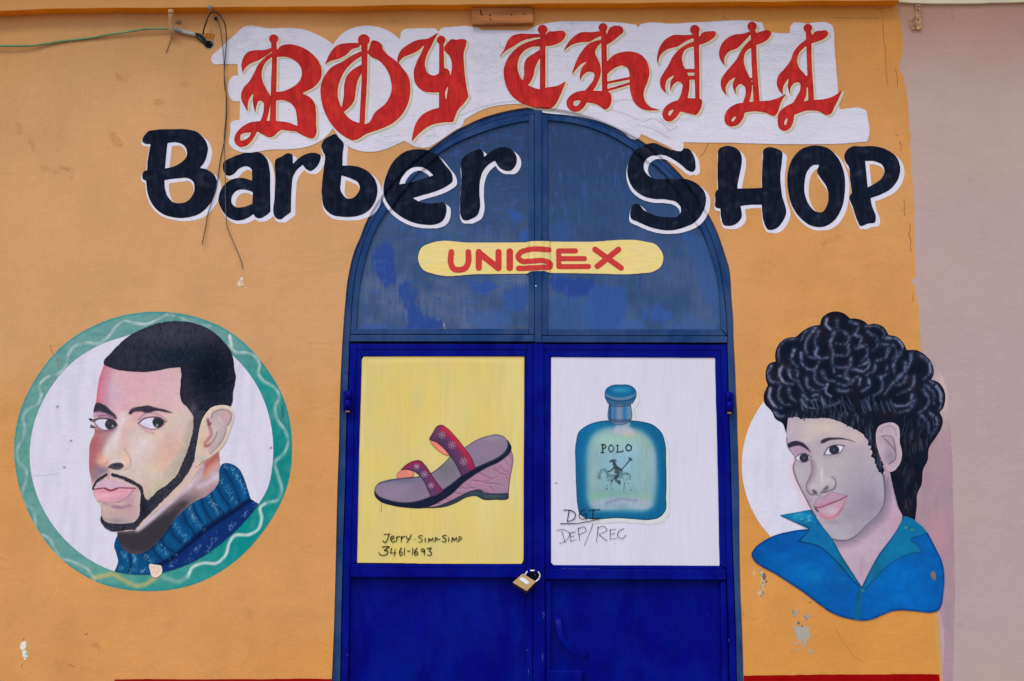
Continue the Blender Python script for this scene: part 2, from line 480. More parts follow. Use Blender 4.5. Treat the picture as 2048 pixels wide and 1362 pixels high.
def mat_red():
    t = NT('red_sign_paint')
    col = t.scale(t.attr(), t.noise(28, 5, 0.6, stretch=(1.6, 1, 0.5), dist=0.8), 0.80, 1.22)
    col = t.mix(t.math('MULTIPLY', t.ramp(t.noise(9, 5, 0.6), 0.55, 0.72), 0.5), col, alb((214, 66, 42)))
    return t.done(col, 0.6, 0.05, plaster(t, 0.8))
def mat_black():
    t = NT('black_sign_paint')
    col = t.scale(t.attr(), t.noise(40, 5, 0.65, stretch=(1.4, 1, 0.25)), 0.7, 1.5)
    col = t.mix(t.math('MULTIPLY', t.ramp(t.noise(8, 6, 0.7, dist=0.6), 0.58, 0.78), 0.35), col, alb((62, 64, 78)))
    return t.done(col, 0.65, 0.02, plaster(t, 0.8))
def mat_blue(name, c, c2, haze, amt, rough=0.38):
    t = NT(name)
    col = t.mix(t.ramp(t.noise(6, 4, 0.6), 0.35, 0.65), alb(c), alb(c2))
    col = t.scale(col, t.noise(50, 4, 0.6, stretch=(1, 1, 0.15)), 0.88, 1.1)
    hz = t.math('MULTIPLY', t.ramp(t.noise(5, 6, 0.65, stretch=(1.3, 1, 0.7), dist=0.6), 0.36, 0.68), amt)
    col = t.mix(hz, col, alb(haze))
    chip = t.math('MULTIPLY', t.ramp(t.noise(38, 5, 0.7), 0.70, 0.76), 0.55)
    col = t.mix(chip, col, alb((20, 28, 52)))
    return t.done(col, rough, 0.04, t.bump(t.noise(70, 4, 0.6, stretch=(1, 1, 0.3)), 0.0007, 1.0, t.bump(t.noise(5, 2), 0.004)))

M = {}
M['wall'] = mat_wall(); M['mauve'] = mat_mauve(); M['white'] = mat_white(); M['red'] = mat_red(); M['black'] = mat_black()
M['art'] = mat_art('mural_paint'); M['art_fine'] = mat_art('fine_mural_paint', 0.03, (1, 1, 1), 90)
M['panel_art'] = mat_art('door_panel_paint', 0.02, (1.0, 1, 0.08), 90, 0.5, 0.06, False)
M['door_art'] = mat_art('door_picture_paint', 0.03, (1, 1, 0.3), 80, 0.5, 0.05, False)
M['pill'] = mat_art('sign_paint', 0.05, (0.3, 1, 1.5), 70, 0.5, 0.06, False)
M['old_blue'] = mat_blue('weathered_blue_paint', (16, 50, 98), (28, 60, 106), (68, 86, 122), 0.42)
M['blue'] = mat_blue('royal_blue_paint', (0, 6, 114), (0, 1, 102), (4, 34, 136), 0.36, 0.32)
M['dark'] = flat('dark_gap', (14, 16, 24), 0.9, 0.1)
M['ledge'] = flat('ledge_paint', (200, 144, 86), 0.7, 0.06, 0.06, 6, 0.004)
M['ledge_under'] = flat('ledge_bounce_paint', (232, 136, 26), 0.7, 0.05, 0.12, 9, 0.004)  # stronger orange: light bounced between ledge and wall put into the colour
M['cream'] = flat('cream_moulding_paint', (222, 208, 178), 0.6, 0.25, 0.10, 9, 0.004)
M['stripe'] = flat('dark_red_paint', (138, 4, 4), 0.6, 0.04, 0.12, 14, 0.001)
M['wood'] = flat('worn_wood', (166, 106, 62), 0.75, 0.15, 0.35, 14, 0.002, stretch=(0.25, 1, 3.0))
M['peg'] = flat('painted_peg', (186, 146, 104), 0.7, 0.2, 0.25, 30, 0.002)
M['green'] = flat('green_cable_sheath', (110, 140, 96), 0.55, 0.3, 0.25, 25, 0.001)
M['wrap'] = flat('grey_tape', (150, 158, 150), 0.6, 0.25, 0.4, 50, 0.002)
M['wire'] = flat('black_wire', (34, 30, 30), 0.5, 0.3, 0.2, 30)
M['greywire'] = flat('grey_wire', (78, 74, 66), 0.5, 0.3, 0.2, 30)
M['rust'] = flat('rusty_metal', (178, 138, 100), 0.75, 0.3, 0.5, 55, 0.002)
M['nail'] = flat('dull_nail', (128, 124, 126), 0.5, 0.4, 0.2, 60)
M['brass'] = flat('worn_brass', (186, 152, 98), 0.42, 0.5, 0.14, 40, 0.0004, 0.35)
M['brass_dark'] = flat('padlock_case', (70, 48, 36), 0.5, 0.4, 0.2, 40, 0.0, 0.2)
M['steel'] = flat('steel_shackle', (206, 208, 216), 0.28, 0.5, 0.05, 40, 0.0, 0.6)
M['plate'] = flat('white_label_plate', (216, 216, 226), 0.35, 0.4, 0.03, 40)
M['chipgrey'] = flat('bare_cement', (150, 148, 142), 0.9, 0.1, 0.25, 70, 0.004)
M['chipcream'] = flat('bare_filler', (216, 196, 176), 0.9, 0.1, 0.16, 60, 0.004)
M['crack'] = flat('hairline_crack', (112, 76, 50), 0.9, 0.05, 0.3, 60)
M['concrete'] = flat('pavement_concrete', (140, 134, 126), 0.85, 0.2, 0.14, 6, 0.004)
M['asphalt'] = flat('road_asphalt', (96, 94, 92), 0.9, 0.2, 0.2, 30, 0.004)
M['earth'] = flat('dry_earth', (158, 134, 108), 0.95, 0.1, 0.2, 1.2, 0.01)
# ------------------------------------------------------------------ ground outside the frame
def box_obj(name, x0, y0, z0, x1, y1, z1, mat, parent=None, bev=0.0):
    bm = bmesh.new(); bmesh.ops.create_cube(bm, size=1)
    for v in bm.verts: v.co = Vector((x0 + (v.co.x + .5)*(x1-x0), y0 + (v.co.y + .5)*(y1-y0), z0 + (v.co.z + .5)*(z1-z0)))
    if bev: bmesh.ops.bevel(bm, geom=list(bm.edges), offset=bev, segments=2, affect='EDGES')
    return bm_obj(name, bm, mat, parent)
tag(box_obj('pavement', -30, -2.3, -0.2, 30, 0.2, 0.0, M['concrete'], bev=0.01), None, None, kind='structure')
tag(box_obj('road', -60, -9.5, -0.4, 60, -2.3, -0.14, M['asphalt']), None, None, kind='structure')
tag(box_obj('ground', -200, -250, -1.0, 200, 60, -0.42, M['earth']), None, None, kind='structure')

# ------------------------------------------------------------------ walls
def jag(p, amp, seed, n=6):
    """roughen a polyline: subdivide and jitter"""
    g = np.random.default_rng(seed); out = []
    for a, b in zip(p[:-1], p[1:]):
        k = max(1, int(np.hypot(*(b - a)) / n))
        t = np.linspace(0, 1, k, endpoint=False)[:, None]
        q = a + (b - a)*t
        q[1:] += g.normal(0, amp, (k, 2))[1:] * (1, 0.3)
        out.append(q)
    return np.vstack(out + [p[-1:]])
def pl(s): return np.array([[float(v) for v in w.split(',')] for w in s.split()])
OUT = pl('645,2300 650,1750 663,1360 672,1100 675,960 679,836 683,715 688,633 695.5,560 707,504.5 721,472 737,433 775,375 818,330 867,292 '
         '928,252 953.5,240 1009,222.6 1056,215 1080,214 1110,217 1166,229 1225,250 1284,282 1330,318 1367,356 1400,400 1424.5,442 1446.5,497 '
         '1457.5,535 1465,605 1468.5,682 1473,797 1476,861 1481,1120 1486,1330 1498,1750 1504,2300')
MID = pl('700.5,669 702,646 704,610 709,560 718,517 733,470 752,430 787,380 826,337 872,299 924,267 961,251 1012,235 1057,228 1080,227 '
         '1105,229 1160,238 1225,261 1278,291 1311,317 1353,357 1385,399 1409,444 1433,505 1446,572 1453,633 1455,669')
INN = pl('711.6,657 718,580 731,515 742,480 761,440 773,422 800,385 835,344 877,306 920,281 968,262 1015,248 1057,240 '
         '1096,240 1155,247 1225,272.5 1272,301 1293,316 1340,358 1370,398 1393,438 1420,500 1437.7,572 1442,657')
def smooth_pl(p, n=6): return spline(p, [False]*len(p), False, n)
OUTS = smooth_pl(OUT); MIDS = smooth_pl(MID); INNS = smooth_pl(INN)
OUTJ = OUTS.copy(); OUTJ[:, 0] += (vnoise(len(OUTS), 1, 2.5, 1, 5)[:, 0] - 0.5)*2.2
iap = int(np.argmin(OUTJ[:, 1])); apex = OUTJ[iap]
BND = pl('1790,-400 1792,-60 1794,12 1800,42 1805.6,80 1804.5,113 1797.4,134 1807,152.7 1812.7,183 1816,223 1821,282 1822,320 1827.8,400 1830.5,517 '
         '1831,556 1824,559 1823,566 1831,572 1833,590 1838.7,620 1840,679 1848,800 1858,1000 1871,1215 1878,1290 1884,1362 1900,1600 1930,2300')
BNDJ = jag(BND, 0.9, 3, 9)
wall = prism('shop_wall', np.vstack([[(-900, 2300), (-900, -400), (apex[0], -400)], OUTJ[:iap+1][::-1]]), 0.0, 0.25, M['wall'], None)
tag(wall, 'orange painted plaster wall around the arched blue door', 'wall')
prism('plaster', np.vstack([[(apex[0], -400)], BNDJ, OUTJ[iap:][::-1]]), 0.0, 0.25, M['wall'], wall)
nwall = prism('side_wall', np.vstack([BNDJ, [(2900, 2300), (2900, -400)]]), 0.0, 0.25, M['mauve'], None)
tag(nwall, 'pale mauve plaster wall right of the orange wall', 'wall')

def band(name, line, p, mat, parent, up=0.45, back=0.004, under=None):
    """projecting horizontal band; line = its lower front edge in photo pixels"""
    x, z = at(line[:, 0], line[:, 1], -p); bm = bmesh.new(); n = len(x)
    A = [bm.verts.new((x[i], -p, z[i])) for i in range(n)]; B = [bm.verts.new((x[i], back, z[i] + 0.002)) for i in range(n)]
    zt = z.max() + up
    T = [bm.verts.new((x[i], -p, zt)) for i in range(n)]; U = [bm.verts.new((x[i], back, zt)) for i in range(n)]
    for i in range(n-1):
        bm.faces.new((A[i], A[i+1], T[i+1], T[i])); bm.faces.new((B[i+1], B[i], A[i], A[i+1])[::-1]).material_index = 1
        bm.faces.new((T[i], T[i+1], U[i+1], U[i])); bm.faces.new((B[i], B[i+1], U[i+1], U[i]))
    bm.faces.new((A[0], T[0], U[0], B[0])); bm.faces.new((A[-1], B[-1], U[-1], T[-1]))
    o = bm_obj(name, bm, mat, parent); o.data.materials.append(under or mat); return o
L0 = jag(pl('-900,27 -400,24 0,21 82,17.5 235,15.5 480,14.5 700,12 920,8.5 1200,6 1400,4.2 1640,1.5 1797,0'), 0.0, 4, 22)
L0[:, 1] += (vnoise(len(L0), 1, 1.3, 1, 8)[:, 0] - 0.5)*2.4
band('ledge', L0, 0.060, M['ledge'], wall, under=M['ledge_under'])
L1 = jag(pl('1797.6,3 1830,6 1870,6.5 1960,6 2048,4 2500,0 2900,-3'), 0.0, 6, 20)
L1[:, 1] += (vnoise(len(L1), 1, 1.2, 1, 9)[:, 0] - 0.5)*1.5
band('cornice', L1, 0.016, M['cream'], nwall)
_, zt = at(1024, -120)
box_obj('shade_slab', -9.0, -0.50, float(zt) + 0.25, 9.0, 0.25, float(zt) + 0.40, M['cream'], wall)  # unseen slab added to darken the top of the wall softly

def sheet(name, poly, layer, mat, parent, y=0.0):
    x, z = at(poly[:, 0], poly[:, 1]); bm = bmesh.new()
    f = bm.faces.new([bm.verts.new((x[i], y - LAYER*layer, z[i])) for i in range(len(x))])
    if f.calc_area() and f.normal.y > 0: f.normal_flip()
    bmesh.ops.triangulate(bm, faces=bm.faces[:])
    me = bpy.data.meshes.new(name); bm.to_mesh(me); bm.free(); me.materials.append(mat)
    return link(bpy.data.objects.new(name, me), parent)
top = jag(pl('229,1359 300,1358.2 420,1359 540,1358.6 600,1357.4 664,1358'), 0.0, 5, 12); top[:, 1] += rng.normal(0, .3, len(top))
sheet('red_stripe', np.vstack([top, [(648, 1800), (229, 1800)]]), 1.5, M['stripe'], wall)
top = jag(pl('1487,1351 1560,1350.5 1640,1349 1720,1349 1800,1348 1878,1348.5'), 0.0, 5, 12); top[:, 1] += rng.normal(0, .35, len(top))
sheet('red_stripe', np.vstack([top, [(1884, 1400), (1900, 1800), (1500, 1800)]]), 1.5, M['stripe'], wall)

# ------------------------------------------------------------------ relief field for paint laid across the door
_m = fill(np.vstack([OUTS, ]), SB) > 0.5
SURF[_m] = 0.010
_in = fill(np.vstack([MIDS]), SB); SURF[_in > 0.5] = 0.004
_pl_ = fill(np.vstack([INNS[INNS[:, 0] < 1058], [(1057, 657)]]), SB); _pr = fill(np.vstack([INNS[INNS[:, 0] > 1090], [(1096, 657)]])[::1], SB)
_pan = np.maximum(_pl_, _pr); _pan = np.minimum.reduce([_pan, 1 - dilate(1 - _pan, 1.6)])
SURF[_pan > 0.5] = 0.0125
SURF[(_in > 0.5) & (np.abs(np.arange(SB.w)[None, :] + .5 - 1076.5) < 9.5)] = 0.0005
SURF[669:1362, 670:1495] = np.where(_m[669:, 670:1495], 0.004, SURF[669:1362, 670:1495])
def surf_rect(x0, y0, x1, y1, v): SURF[int(y0):int(y1), int(x0):int(x1)] = v
surf_rect(716, 712, 1049, 1128, 0.016); surf_rect(1102, 713, 1441, 1131, 0.016)
def _minf(A, r):
    for ax in (0, 1):
        B_ = A.copy()
        for k in range(-r, r+1): B_ = np.minimum(B_, np.roll(A, k, ax))
        A = B_
    return A
SURF[:] = np.minimum(blur(_minf(SURF, 2), 1), _minf(SURF, 1))

# ------------------------------------------------------------------ arched door frame and transom
frame = thing('door_frame', 'weathered blue arched metal door frame with fixed upper lights', 'door frame')
frame.location = (0, 0, 0)
LEAF_L = pl('699,684 696,770 693,840 690.7,960 686,1100 683,1232 680.8,1359 674,1750 668,2100')
LEAF_R = pl('1455,686 1457,764 1458.3,836 1461,900 1466,1100 1472,1260 1474,1361 1486,1750 1492,2100')
inner_edge = np.vstack([LEAF_L[::-1], MIDS, LEAF_R])
outer_in = OUTS.copy(); cx = 1076.0
outer_in = outer_in + np.stack([np.where(outer_in[:, 0] < cx, -1.2, 1.2), np.full(len(outer_in), -0.8)], 1)   # tucked behind the plaster edge
outer_in = outer_in[outer_in[:, 1] < 2100]
def off(p, d):
    """move a left-to-right arch polyline by d pixels along its normal (positive = inward)"""
    t = np.gradient(p, axis=0); t /= np.hypot(t[:, 0], t[:, 1])[:, None] + 1e-9
    return p + np.stack([-t[:, 1], t[:, 0]], 1)*d
prism('jamb', np.vstack([outer_in, off(inner_edge, -1.0)[::-1]]), 0.010, 0.10, M['old_blue'], frame, 0.0018)
mL, mR = MIDS[MIDS[:, 0] <= 1057], MIDS[MIDS[:, 0] >= 1096]; iL, iR = INNS[INNS[:, 0] <= 1057.1], INNS[INNS[:, 0] >= 1095.9]
def split_arch(lo, hi, mids, inns):
    pass
mL = np.vstack([mL, [(1057, 228)]]); mR = np.vstack([[(1096, 228.2)], mR])
prism('arch_bar', np.vstack([off(mL, 0.5), iL[::-1]]), 0.004, 0.09, M['old_blue'], frame, 0.002)
prism('arch_bar', np.vstack([off(mR, 0.5), iR[::-1]]), 0.004, 0.09, M['old_blue'], frame, 0.002)
prism('stile', np.array([(1057.6, 228.6), (1068.6, 227.8), (1069, 668), (1057.6, 668)]), 0.004, 0.09, M['old_blue'], frame, 0.002)
prism('stile', np.array([(1084.4, 227.8), (1095.4, 228.4), (1095.4, 670), (1084.2, 670)]), 0.004, 0.09, M['old_blue'], frame, 0.002)
prism('cover_bar', np.array([(1069.2, 220), (1083.8, 220), (1083.6, 684.4), (1069.6, 684.2)]), 0.0005, 0.03, M['old_blue'], frame, 0.002)
prism('bottom_rail', np.array([(712, 657), (1057, 657), (1057, 668), (702, 668)]), 0.004, 0.09, M['old_blue'], frame, 0.002)
prism('bottom_rail', np.array([(1096, 658), (1442, 658), (1453, 670.6), (1096, 670.2)]), 0.004, 0.09, M['old_blue'], frame, 0.002)
prism('cross_rail', np.array([(700.4, 669.4), (1068.8, 669.4), (1068.8, 682.6), (699.8, 682.4)]), 0.004, 0.09, M['old_blue'], frame, 0.002)
prism('cross_rail', np.array([(1084.2, 671.2), (1454.6, 671.8), (1455, 684.8), (1084.2, 684.0)]), 0.004, 0.09, M['old_blue'], frame, 0.002)
prism('light_stop_sheet', np.vstack([OUTS[(OUTS[:, 1] < 2100)]]), 0.11, 0.13, M['dark'], frame)  # dark sheet added behind the door to stop light leaking through the gaps

def transom_canvas(poly, seed):
    B = bbox([poly], 4); c = Canvas(B, (14, 47, 90)); h, w = B.h, B.w
    st = vnoise(h, w, 60, 2.2, seed)*0.5 + vnoise(h, w, 25, 1.2, seed+1)*0.5
    cl = vnoise(h, w, 60, 70, seed+2)*0.6 + vnoise(h, w, 22, 26, seed+3)*0.4
    yy = (np.arange(h)[:, None] + B.y0)
    chalk = np.clip((yy - 300)/330.0, 0.0, 0.82) * (0.30 + 1.25*cl)
    c.lay(np.clip(chalk*(0.70 + 0.55*st), 0, 1), (74, 90, 124))
    c.lay(np.clip((yy - 470)/180.0, 0, 1)*np.clip(cl*2.2 - 0.9, 0, 1)*0.55, (84, 97, 130))
    c.lay(np.clip((335 - yy)/120.0, 0, 1)*np.ones((h, w))*0.55, (10, 43, 86))
    return c
def brush_patch(c, view, s, col, a, seed, vertical=True):
    """dab of newer paint with ragged, dry-brushed ends"""
    m = fill(curve(view, s), c.B); m = blur(m, 6)
    h, w = c.B.h, c.B.w
    n = vnoise(h, w, 34 if vertical else 2.2, 1.6 if vertical else 34, seed)*0.5 + vnoise(h, w, 16 if vertical else 3, 3 if vertical else 16, seed+7)*0.3 + vnoise(h, w, 9, 9, seed+1)*0.2
    c.lay(np.clip((blur(m, 3) - 0.45 + (n - 0.5)*1.5)*3.4 + 0.5, 0, 1), col, a)
NB = (26, 76, 144)
polyL = np.vstack([iL, [(1057, 657)]]); polyR = np.vstack([iR, [(1096, 657)]])
cL = transom_canvas(polyL, 21)
brush_patch(cL, 'D2', '430,270 500,215 590,260 600,420 610,560 550,620 470,560 415,480 410,360', (12, 54, 128), 1, 31)
brush_patch(cL, 'D2', '650,590 740,570 770,690 830,820 900,880 1000,920 1060,960 1040,1010 720,1010 720,900 660,720', (16, 58, 128), 1, 33)
brush_patch(cL, 'D2', '1260,600 1380,555 1500,560 1540,610 1500,670 1400,680 1300,650', (26, 66, 134), 1, 35, False)
brush_patch(cL, 'D2', '1180,830 1260,740 1380,700 1360,740 1260,810 1200,850', (50, 82, 138), .7, 37, False)
brush_patch(cL, 'D2', '1640,660 1740,620 1830,570 1840,700 1830,830 1740,850 1650,830 1630,740', (26, 68, 134), .9, 39)
brush_patch(cL, 'D2', '1280,880 1400,860 1500,870 1640,850 1700,950 1600,1000 1400,1000 1290,930', (42, 82, 142), .6, 41, False)
brush_patch(cL, 'D2', '270,970 430,970 560,990 700,985 720,1012 260,1012', (40, 76, 138), .8, 43, False)
brush_patch(cL, 'D2', '1770,90 1850,90 1850,200 1800,185 1765,140', (22, 74, 148), .9, 45)
brush_patch(cL, 'D2', '1500,140 1560,120 1570,180 1520,190', (34, 78, 140), .7, 47)
brush_patch(cL, 'D2', '880,110 960,110 980,170 900,190', (40, 80, 138), .5, 48)
brush_patch(cL, 'D1', '1640,1110 1760,1090 1770,1150 1660,1160', (22, 72, 142), .9, 49, False)
cL.st('D2', '380,800 430,770 450,800', 10, (44, 70, 122), .6, 6)
cL.st('D2', '1062,955 1062,980 1068,1012', 7, (206, 212, 220), .9, 2)
cL.blob('D2', 1000, 920, 5, 5, (210, 215, 225)); 
for x0, x1, yy in ((1000, 1200, 1006), (1700, 1780, 1008)):
    for k in range(26): cL.blob('D2', random.uniform(x0, x1), yy + random.uniform(-10, 6), random.uniform(4, 14), random.uniform(3, 8), (78, 62, 52), .55)
cR = transom_canvas(polyR, 61)
cR.lay(np.ones((cR.B.h, cR.B.w)), (18, 54, 100), .35)
brush_patch(cR, 'D3', '270,520 400,500 480,540 560,520 670,540 660,660 560,680 480,700 380,640 280,590', (10, 52, 130), 1, 51)
brush_patch(cR, 'D3', '680,600 800,600 960,620 970,700 960,850 900,990 780,1000 640,1000 600,800', (26, 70, 138), .9, 53)
brush_patch(cR, 'D3', '260,700 420,690 620,690 640,1000 260,1000', (36, 80, 138), .55, 54)
brush_patch(cR, 'D3', '1170,800 1260,750 1340,790 1340,930 1280,920 1180,860', (30, 72, 142), .9, 55)
brush_patch(cR, 'D3', '880,1000 900,930 1000,900 1120,920 1180,1000', (40, 82, 142), .7, 57)
brush_patch(cR, 'D3', '1300,1000 1320,940 1460,930 1500,850 1620,890 1720,960 1800,990 1760,1000', (46, 80, 136), .7, 59)
brush_patch(cR, 'D3', '270,30 420,20 480,90 400,180 280,140', (24, 72, 138), .5, 60)
brush_patch(cR, 'D3', '1500,100 1700,200 1790,500 1830,900 1740,800 1640,520 1550,300', (30, 74, 132), .6, 62)
M['transom'] = mat_art('weathered_panel_paint', 0.05, (1, 1, 0.08), 90, 0.36, 0.3, False)
for c, p in ((cL, polyL), (cR, polyR)):
    m = fill(p, c.B); m = dilate(m, 2.0)
    S0 = SURF; SURF = np.full_like(S0, 0.0145)
    field_mesh('transom_panel', m, c.B, 2, c, 0, M['transom'], frame)
    SURF = S0
tube('screw_head', [P3(1072, 573, -0.0025), P3(1072, 572, 0.002)], 0.0035, M['steel'], frame, 10)

# ------------------------------------------------------------------ door leaves
def lerp_x(poly, y): return float(np.interp(y, poly[:, 1], poly[:, 0]))
def vbar(xa, ya, xb, yb, w0, w1): return np.array([(xa, ya), (xa + w0, ya), (xb + w1, yb), (xb, yb)])
leafL = thing('door_leaf', 'left royal blue door leaf with the yellow painted panel', 'door', 'double door leaves')
leafR = thing('door_leaf', 'right royal blue door leaf with the white painted panel', 'door', 'double door leaves')
FB = 0.075
def along(edge, y0, y1, dx):
    ys = [y0] + [y for y in edge[:, 1] if y0 < y < y1] + [y1]
    return np.array([(lerp_x(edge, y) + dx, y) for y in ys])
# left leaf
eL = LEAF_L.copy(); eL[:, 0] += 0.9
prism('stile', np.vstack([along(eL, 686, 2050, 0), along(eL, 686, 2050, 13.5)[::-1]]), 0.010, FB, M['blue'], leafL, 0.002)
prism('stile', np.array([(1054, 686.6), (1065.4, 686.6), (1064.6, 2050), (1053, 2050)]), 0.010, FB, M['blue'], leafL, 0.002)
prism('top_rail', np.array([(713.8, 686.4), (1053.6, 686.8), (1053.6, 698.6), (713, 698.2)]), 0.010, FB, M['blue'], leafL, 0.002)
prism('bead', np.array([(713.2, 698.9), (1053.5, 699.2), (1049.2, 711.6), (722.8, 711)]), 0.0118, 0.05, M['blue'], leafL, 0.0018)
prism('bead', np.vstack([along(eL, 699.5, 1127, 14.0), [(713.2, 1126), (715.6, 1000), (717.5, 900), (720.5, 800), (722.6, 711.6)]]), 0.0118, 0.05, M['blue'], leafL, 0.0018)
prism('bead', np.array([(1049.4, 712), (1053.5, 699.6), (1053.4, 1127.6), (1047.0, 1127.6), (1047.6, 900)]), 0.0118, 0.05, M['blue'], leafL, 0.0018)
prism('bead', np.array([(701, 1127.6), (1053.4, 1128.2), (1053.4, 1136.6), (700.2, 1136)]), 0.0118, 0.05, M['blue'], leafL, 0.0018)
prism('mid_rail', np.array([(700.2, 1136.4), (1053.4, 1137), (1053.4, 1155.6), (700, 1154)]), 0.008, FB, M['blue'], leafL, 0.003)
prism('lower_panel', np.array([(694, 1140), (1056, 1140), (1056, 2050), (690, 2050)]), 0.034, 0.045, M['blue'], leafL)
# right leaf
eR = LEAF_R.copy(); eR[:, 0] -= 0.9
prism('stile', np.vstack([along(eR, 688, 2050, -12.5), along(eR, 688, 2050, 0)[::-1]]), 0.010, FB, M['blue'], leafR, 0.002)
prism('astragal', np.array([(1066.2, 686), (1087.4, 686.4), (1090, 1300), (1090, 2050), (1065.6, 2050)]), 0.006, FB, M['blue'], leafR, 0.0025)
prism('top_rail', np.array([(1087.9, 687), (1441.6, 688.2), (1442, 699.6), (1087.9, 699)]), 0.010, FB, M['blue'], leafR, 0.002)
prism('bead', np.array([(1088, 699.4), (1442.2, 700), (1431.4, 714), (1101.6, 712.4)]), 0.0118, 0.05, M['blue'], leafR, 0.0018)
prism('bead', np.array([(1088.2, 699.8), (1101.4, 712.8), (1101.6, 1129.4), (1090, 1136.6)]), 0.0118, 0.05, M['blue'], leafR, 0.0018)
prism('bead', np.vstack([[(1431.6, 714.4)], along(eR, 700.4, 1136, -12.9), [(1440.6, 1131), (1436.5, 940)]]), 0.0118, 0.05, M['blue'], leafR, 0.0018)
prism('bead', np.array([(1090.2, 1136.8), (1101.6, 1130), (1440.2, 1131.4), (1452.6, 1138.4)]), 0.0118, 0.05, M['blue'], leafR, 0.0018)
prism('mid_rail', np.array([(1090.3, 1137.2), (1452.6, 1138.8), (1453.2, 1160), (1090.4, 1158.4)]), 0.008, FB, M['blue'], leafR, 0.003)
prism('bead', np.array([(1091, 1160), (1102, 1166), (1102.4, 1351), (1091.6, 1351)]), 0.014, 0.05, M['blue'], leafR, 0.005)
prism('bead', np.array([(1442, 1166), (1453.4, 1160.4), (1458, 1362), (1464, 2050), (1450, 2050), (1444.6, 1362)]), 0.016, 0.05, M['blue'], leafR, 0.005)
prism('lower_panel', np.array([(1080, 1145), (1462, 1145), (1476, 2050), (1080, 2050)]), 0.034, 0.045, M['blue'], leafR)
prism('lock_box', np.array([(1092, 1351.4), (1094, 1341), (1168, 1341), (1165, 1353), (1163, 1440), (1092, 1440)]), 0.006, 0.05, M['blue'], leafR, 0.006)
hc = curve('D8', '332,578 335,640 350,720 385,800 440,860 510,900 605,915', False, 5)
def strap(name, c, w, yfun, th, mat, parent):
    bm = bmesh.new(); rings = []; n = len(c); t = np.gradient(c, axis=0); t /= np.hypot(t[:, 0], t[:, 1])[:, None]
    for i in range(n):
        nn = np.array([-t[i, 1], t[i, 0]])*w/2; y = yfun(i/(n-1))
        a, b = c[i] + nn, c[i] - nn
        rings.append([bm.verts.new(P3(*a, y)), bm.verts.new(P3(*b, y)), bm.verts.new(P3(*b, y + th)), bm.verts.new(P3(*a, y + th))])
    for i in range(n-1):
        for k in range(4): bm.faces.new((rings[i][k], rings[i][(k+1) % 4], rings[i+1][(k+1) % 4], rings[i+1][k]))
    bm.faces.new(rings[0]); bm.faces.new(rings[-1][::-1])
    bmesh.ops.recalc_face_normals(bm, faces=bm.faces)
    bmesh.ops.bevel(bm, geom=[e for e in bm.edges if e.calc_face_angle(0) > 0.8], offset=0.0015, segments=2, affect='EDGES')
    return bm_obj(name, bm, mat, parent)
strap('handle', hc, 10.5, lambda s: 0.031 - 0.040*math.sin(math.pi*s)**0.6, 0.005, M['blue'], leafR)

def hinge(leaf, x, y, side):
    h = tube('hinge', [P3(x + 2*side, y - 21, -0.004), P3(x + 2*side, y - 2.5, -0.004)], 0.0105, M['blue'], leaf, 12)
    tube('lower_barrel', [P3(x, y - 1.5, -0.005), P3(x, y + 19, -0.005)], 0.0130, M['blue'], h, 12)
    tube('pin_end', [P3(x, y + 19, -0.004), P3(x, y + 22.5, -0.003)], 0.0085, M['rust'], h, 12)
    prism('hinge_plate', quad(x - 9, y - 20, x + 9, y + 19), 0.003, 0.012, M['blue'], h, 0.001)
hinge(leafL, 695.5, 802, 1); hinge(leafR, 1458.5, 805, -1)
# hasp of the padlock: two welded ears with a shaded slot
prism('hasp', quad(1056, 1138, 1064.6, 1151), -0.004, 0.012, M['blue'], leafL, 0.001)
prism('hasp', quad(1066.4, 1139, 1074, 1151), -0.005, 0.010, M['blue'], leafR, 0.001)
prism('latch_slot', parse('L1', '960,410 1180,395 1300,430 1310,600 1190,690 1000,560')[0], -0.0062, -0.0045, M['dark'], leafR)
prism('hasp_ear', parse('L1', '925,330 1035,340 1030,470 950,470')[0], -0.027, -0.004, M['blue'], leafL, 0.0012, plane=-0.027)
prism('hasp_ear', parse('L1', '1165,340 1285,350 1275,450 1180,430')[0], -0.027, -0.004, M['blue'], leafR, 0.0012, plane=-0.027)
prism('rust_spot', parse('L1', '1165,440 1235,450 1225,540 1160,530')[0], -0.0085, -0.006, M['brass_dark'], leafR, 0.001)

# ------------------------------------------------------------------ padlock
lock = thing('padlock', 'brass padlock hanging where the two blue door leaves meet', 'padlock')
body = parse('L1', '775,460 1225,742 910,1062 430,770')[0]
prism('case', body, -0.032, -0.012, M['brass'], lock, 0.0018, plane=-0.032)
prism('case_bottom', body, -0.0305, -0.009, M['brass_dark'], lock, 0.0, (-0.0012, -0.0095), plane=-0.0305)
tube('shackle', [P3(*p, -0.020, -0.020) for p in curve('L1', '850,520 900,430 990,370 1100,362 1220,372 1320,430 1360,530 1320,640 1200,745', False, 5)], 0.0032, M['steel'], lock, 10)
oval = curve('L1', '665,640 685,600 730,592 880,650 960,730 1000,800 960,820 880,810 760,730 690,690')
prism('name_plate', oval, -0.0330, -0.0316, M['plate'], lock, plane=-0.033)
for x, y in ((712, 632), (962, 795)):
    tube('rivet', [P3(*(np.array(parse('L1', f'{x},{y}')[0][0])), -0.0336, -0.0336), P3(*(np.array(parse('L1', f'{x},{y}')[0][0])), -0.0326, -0.0326)], 0.0013, M['dark'], lock, 8)
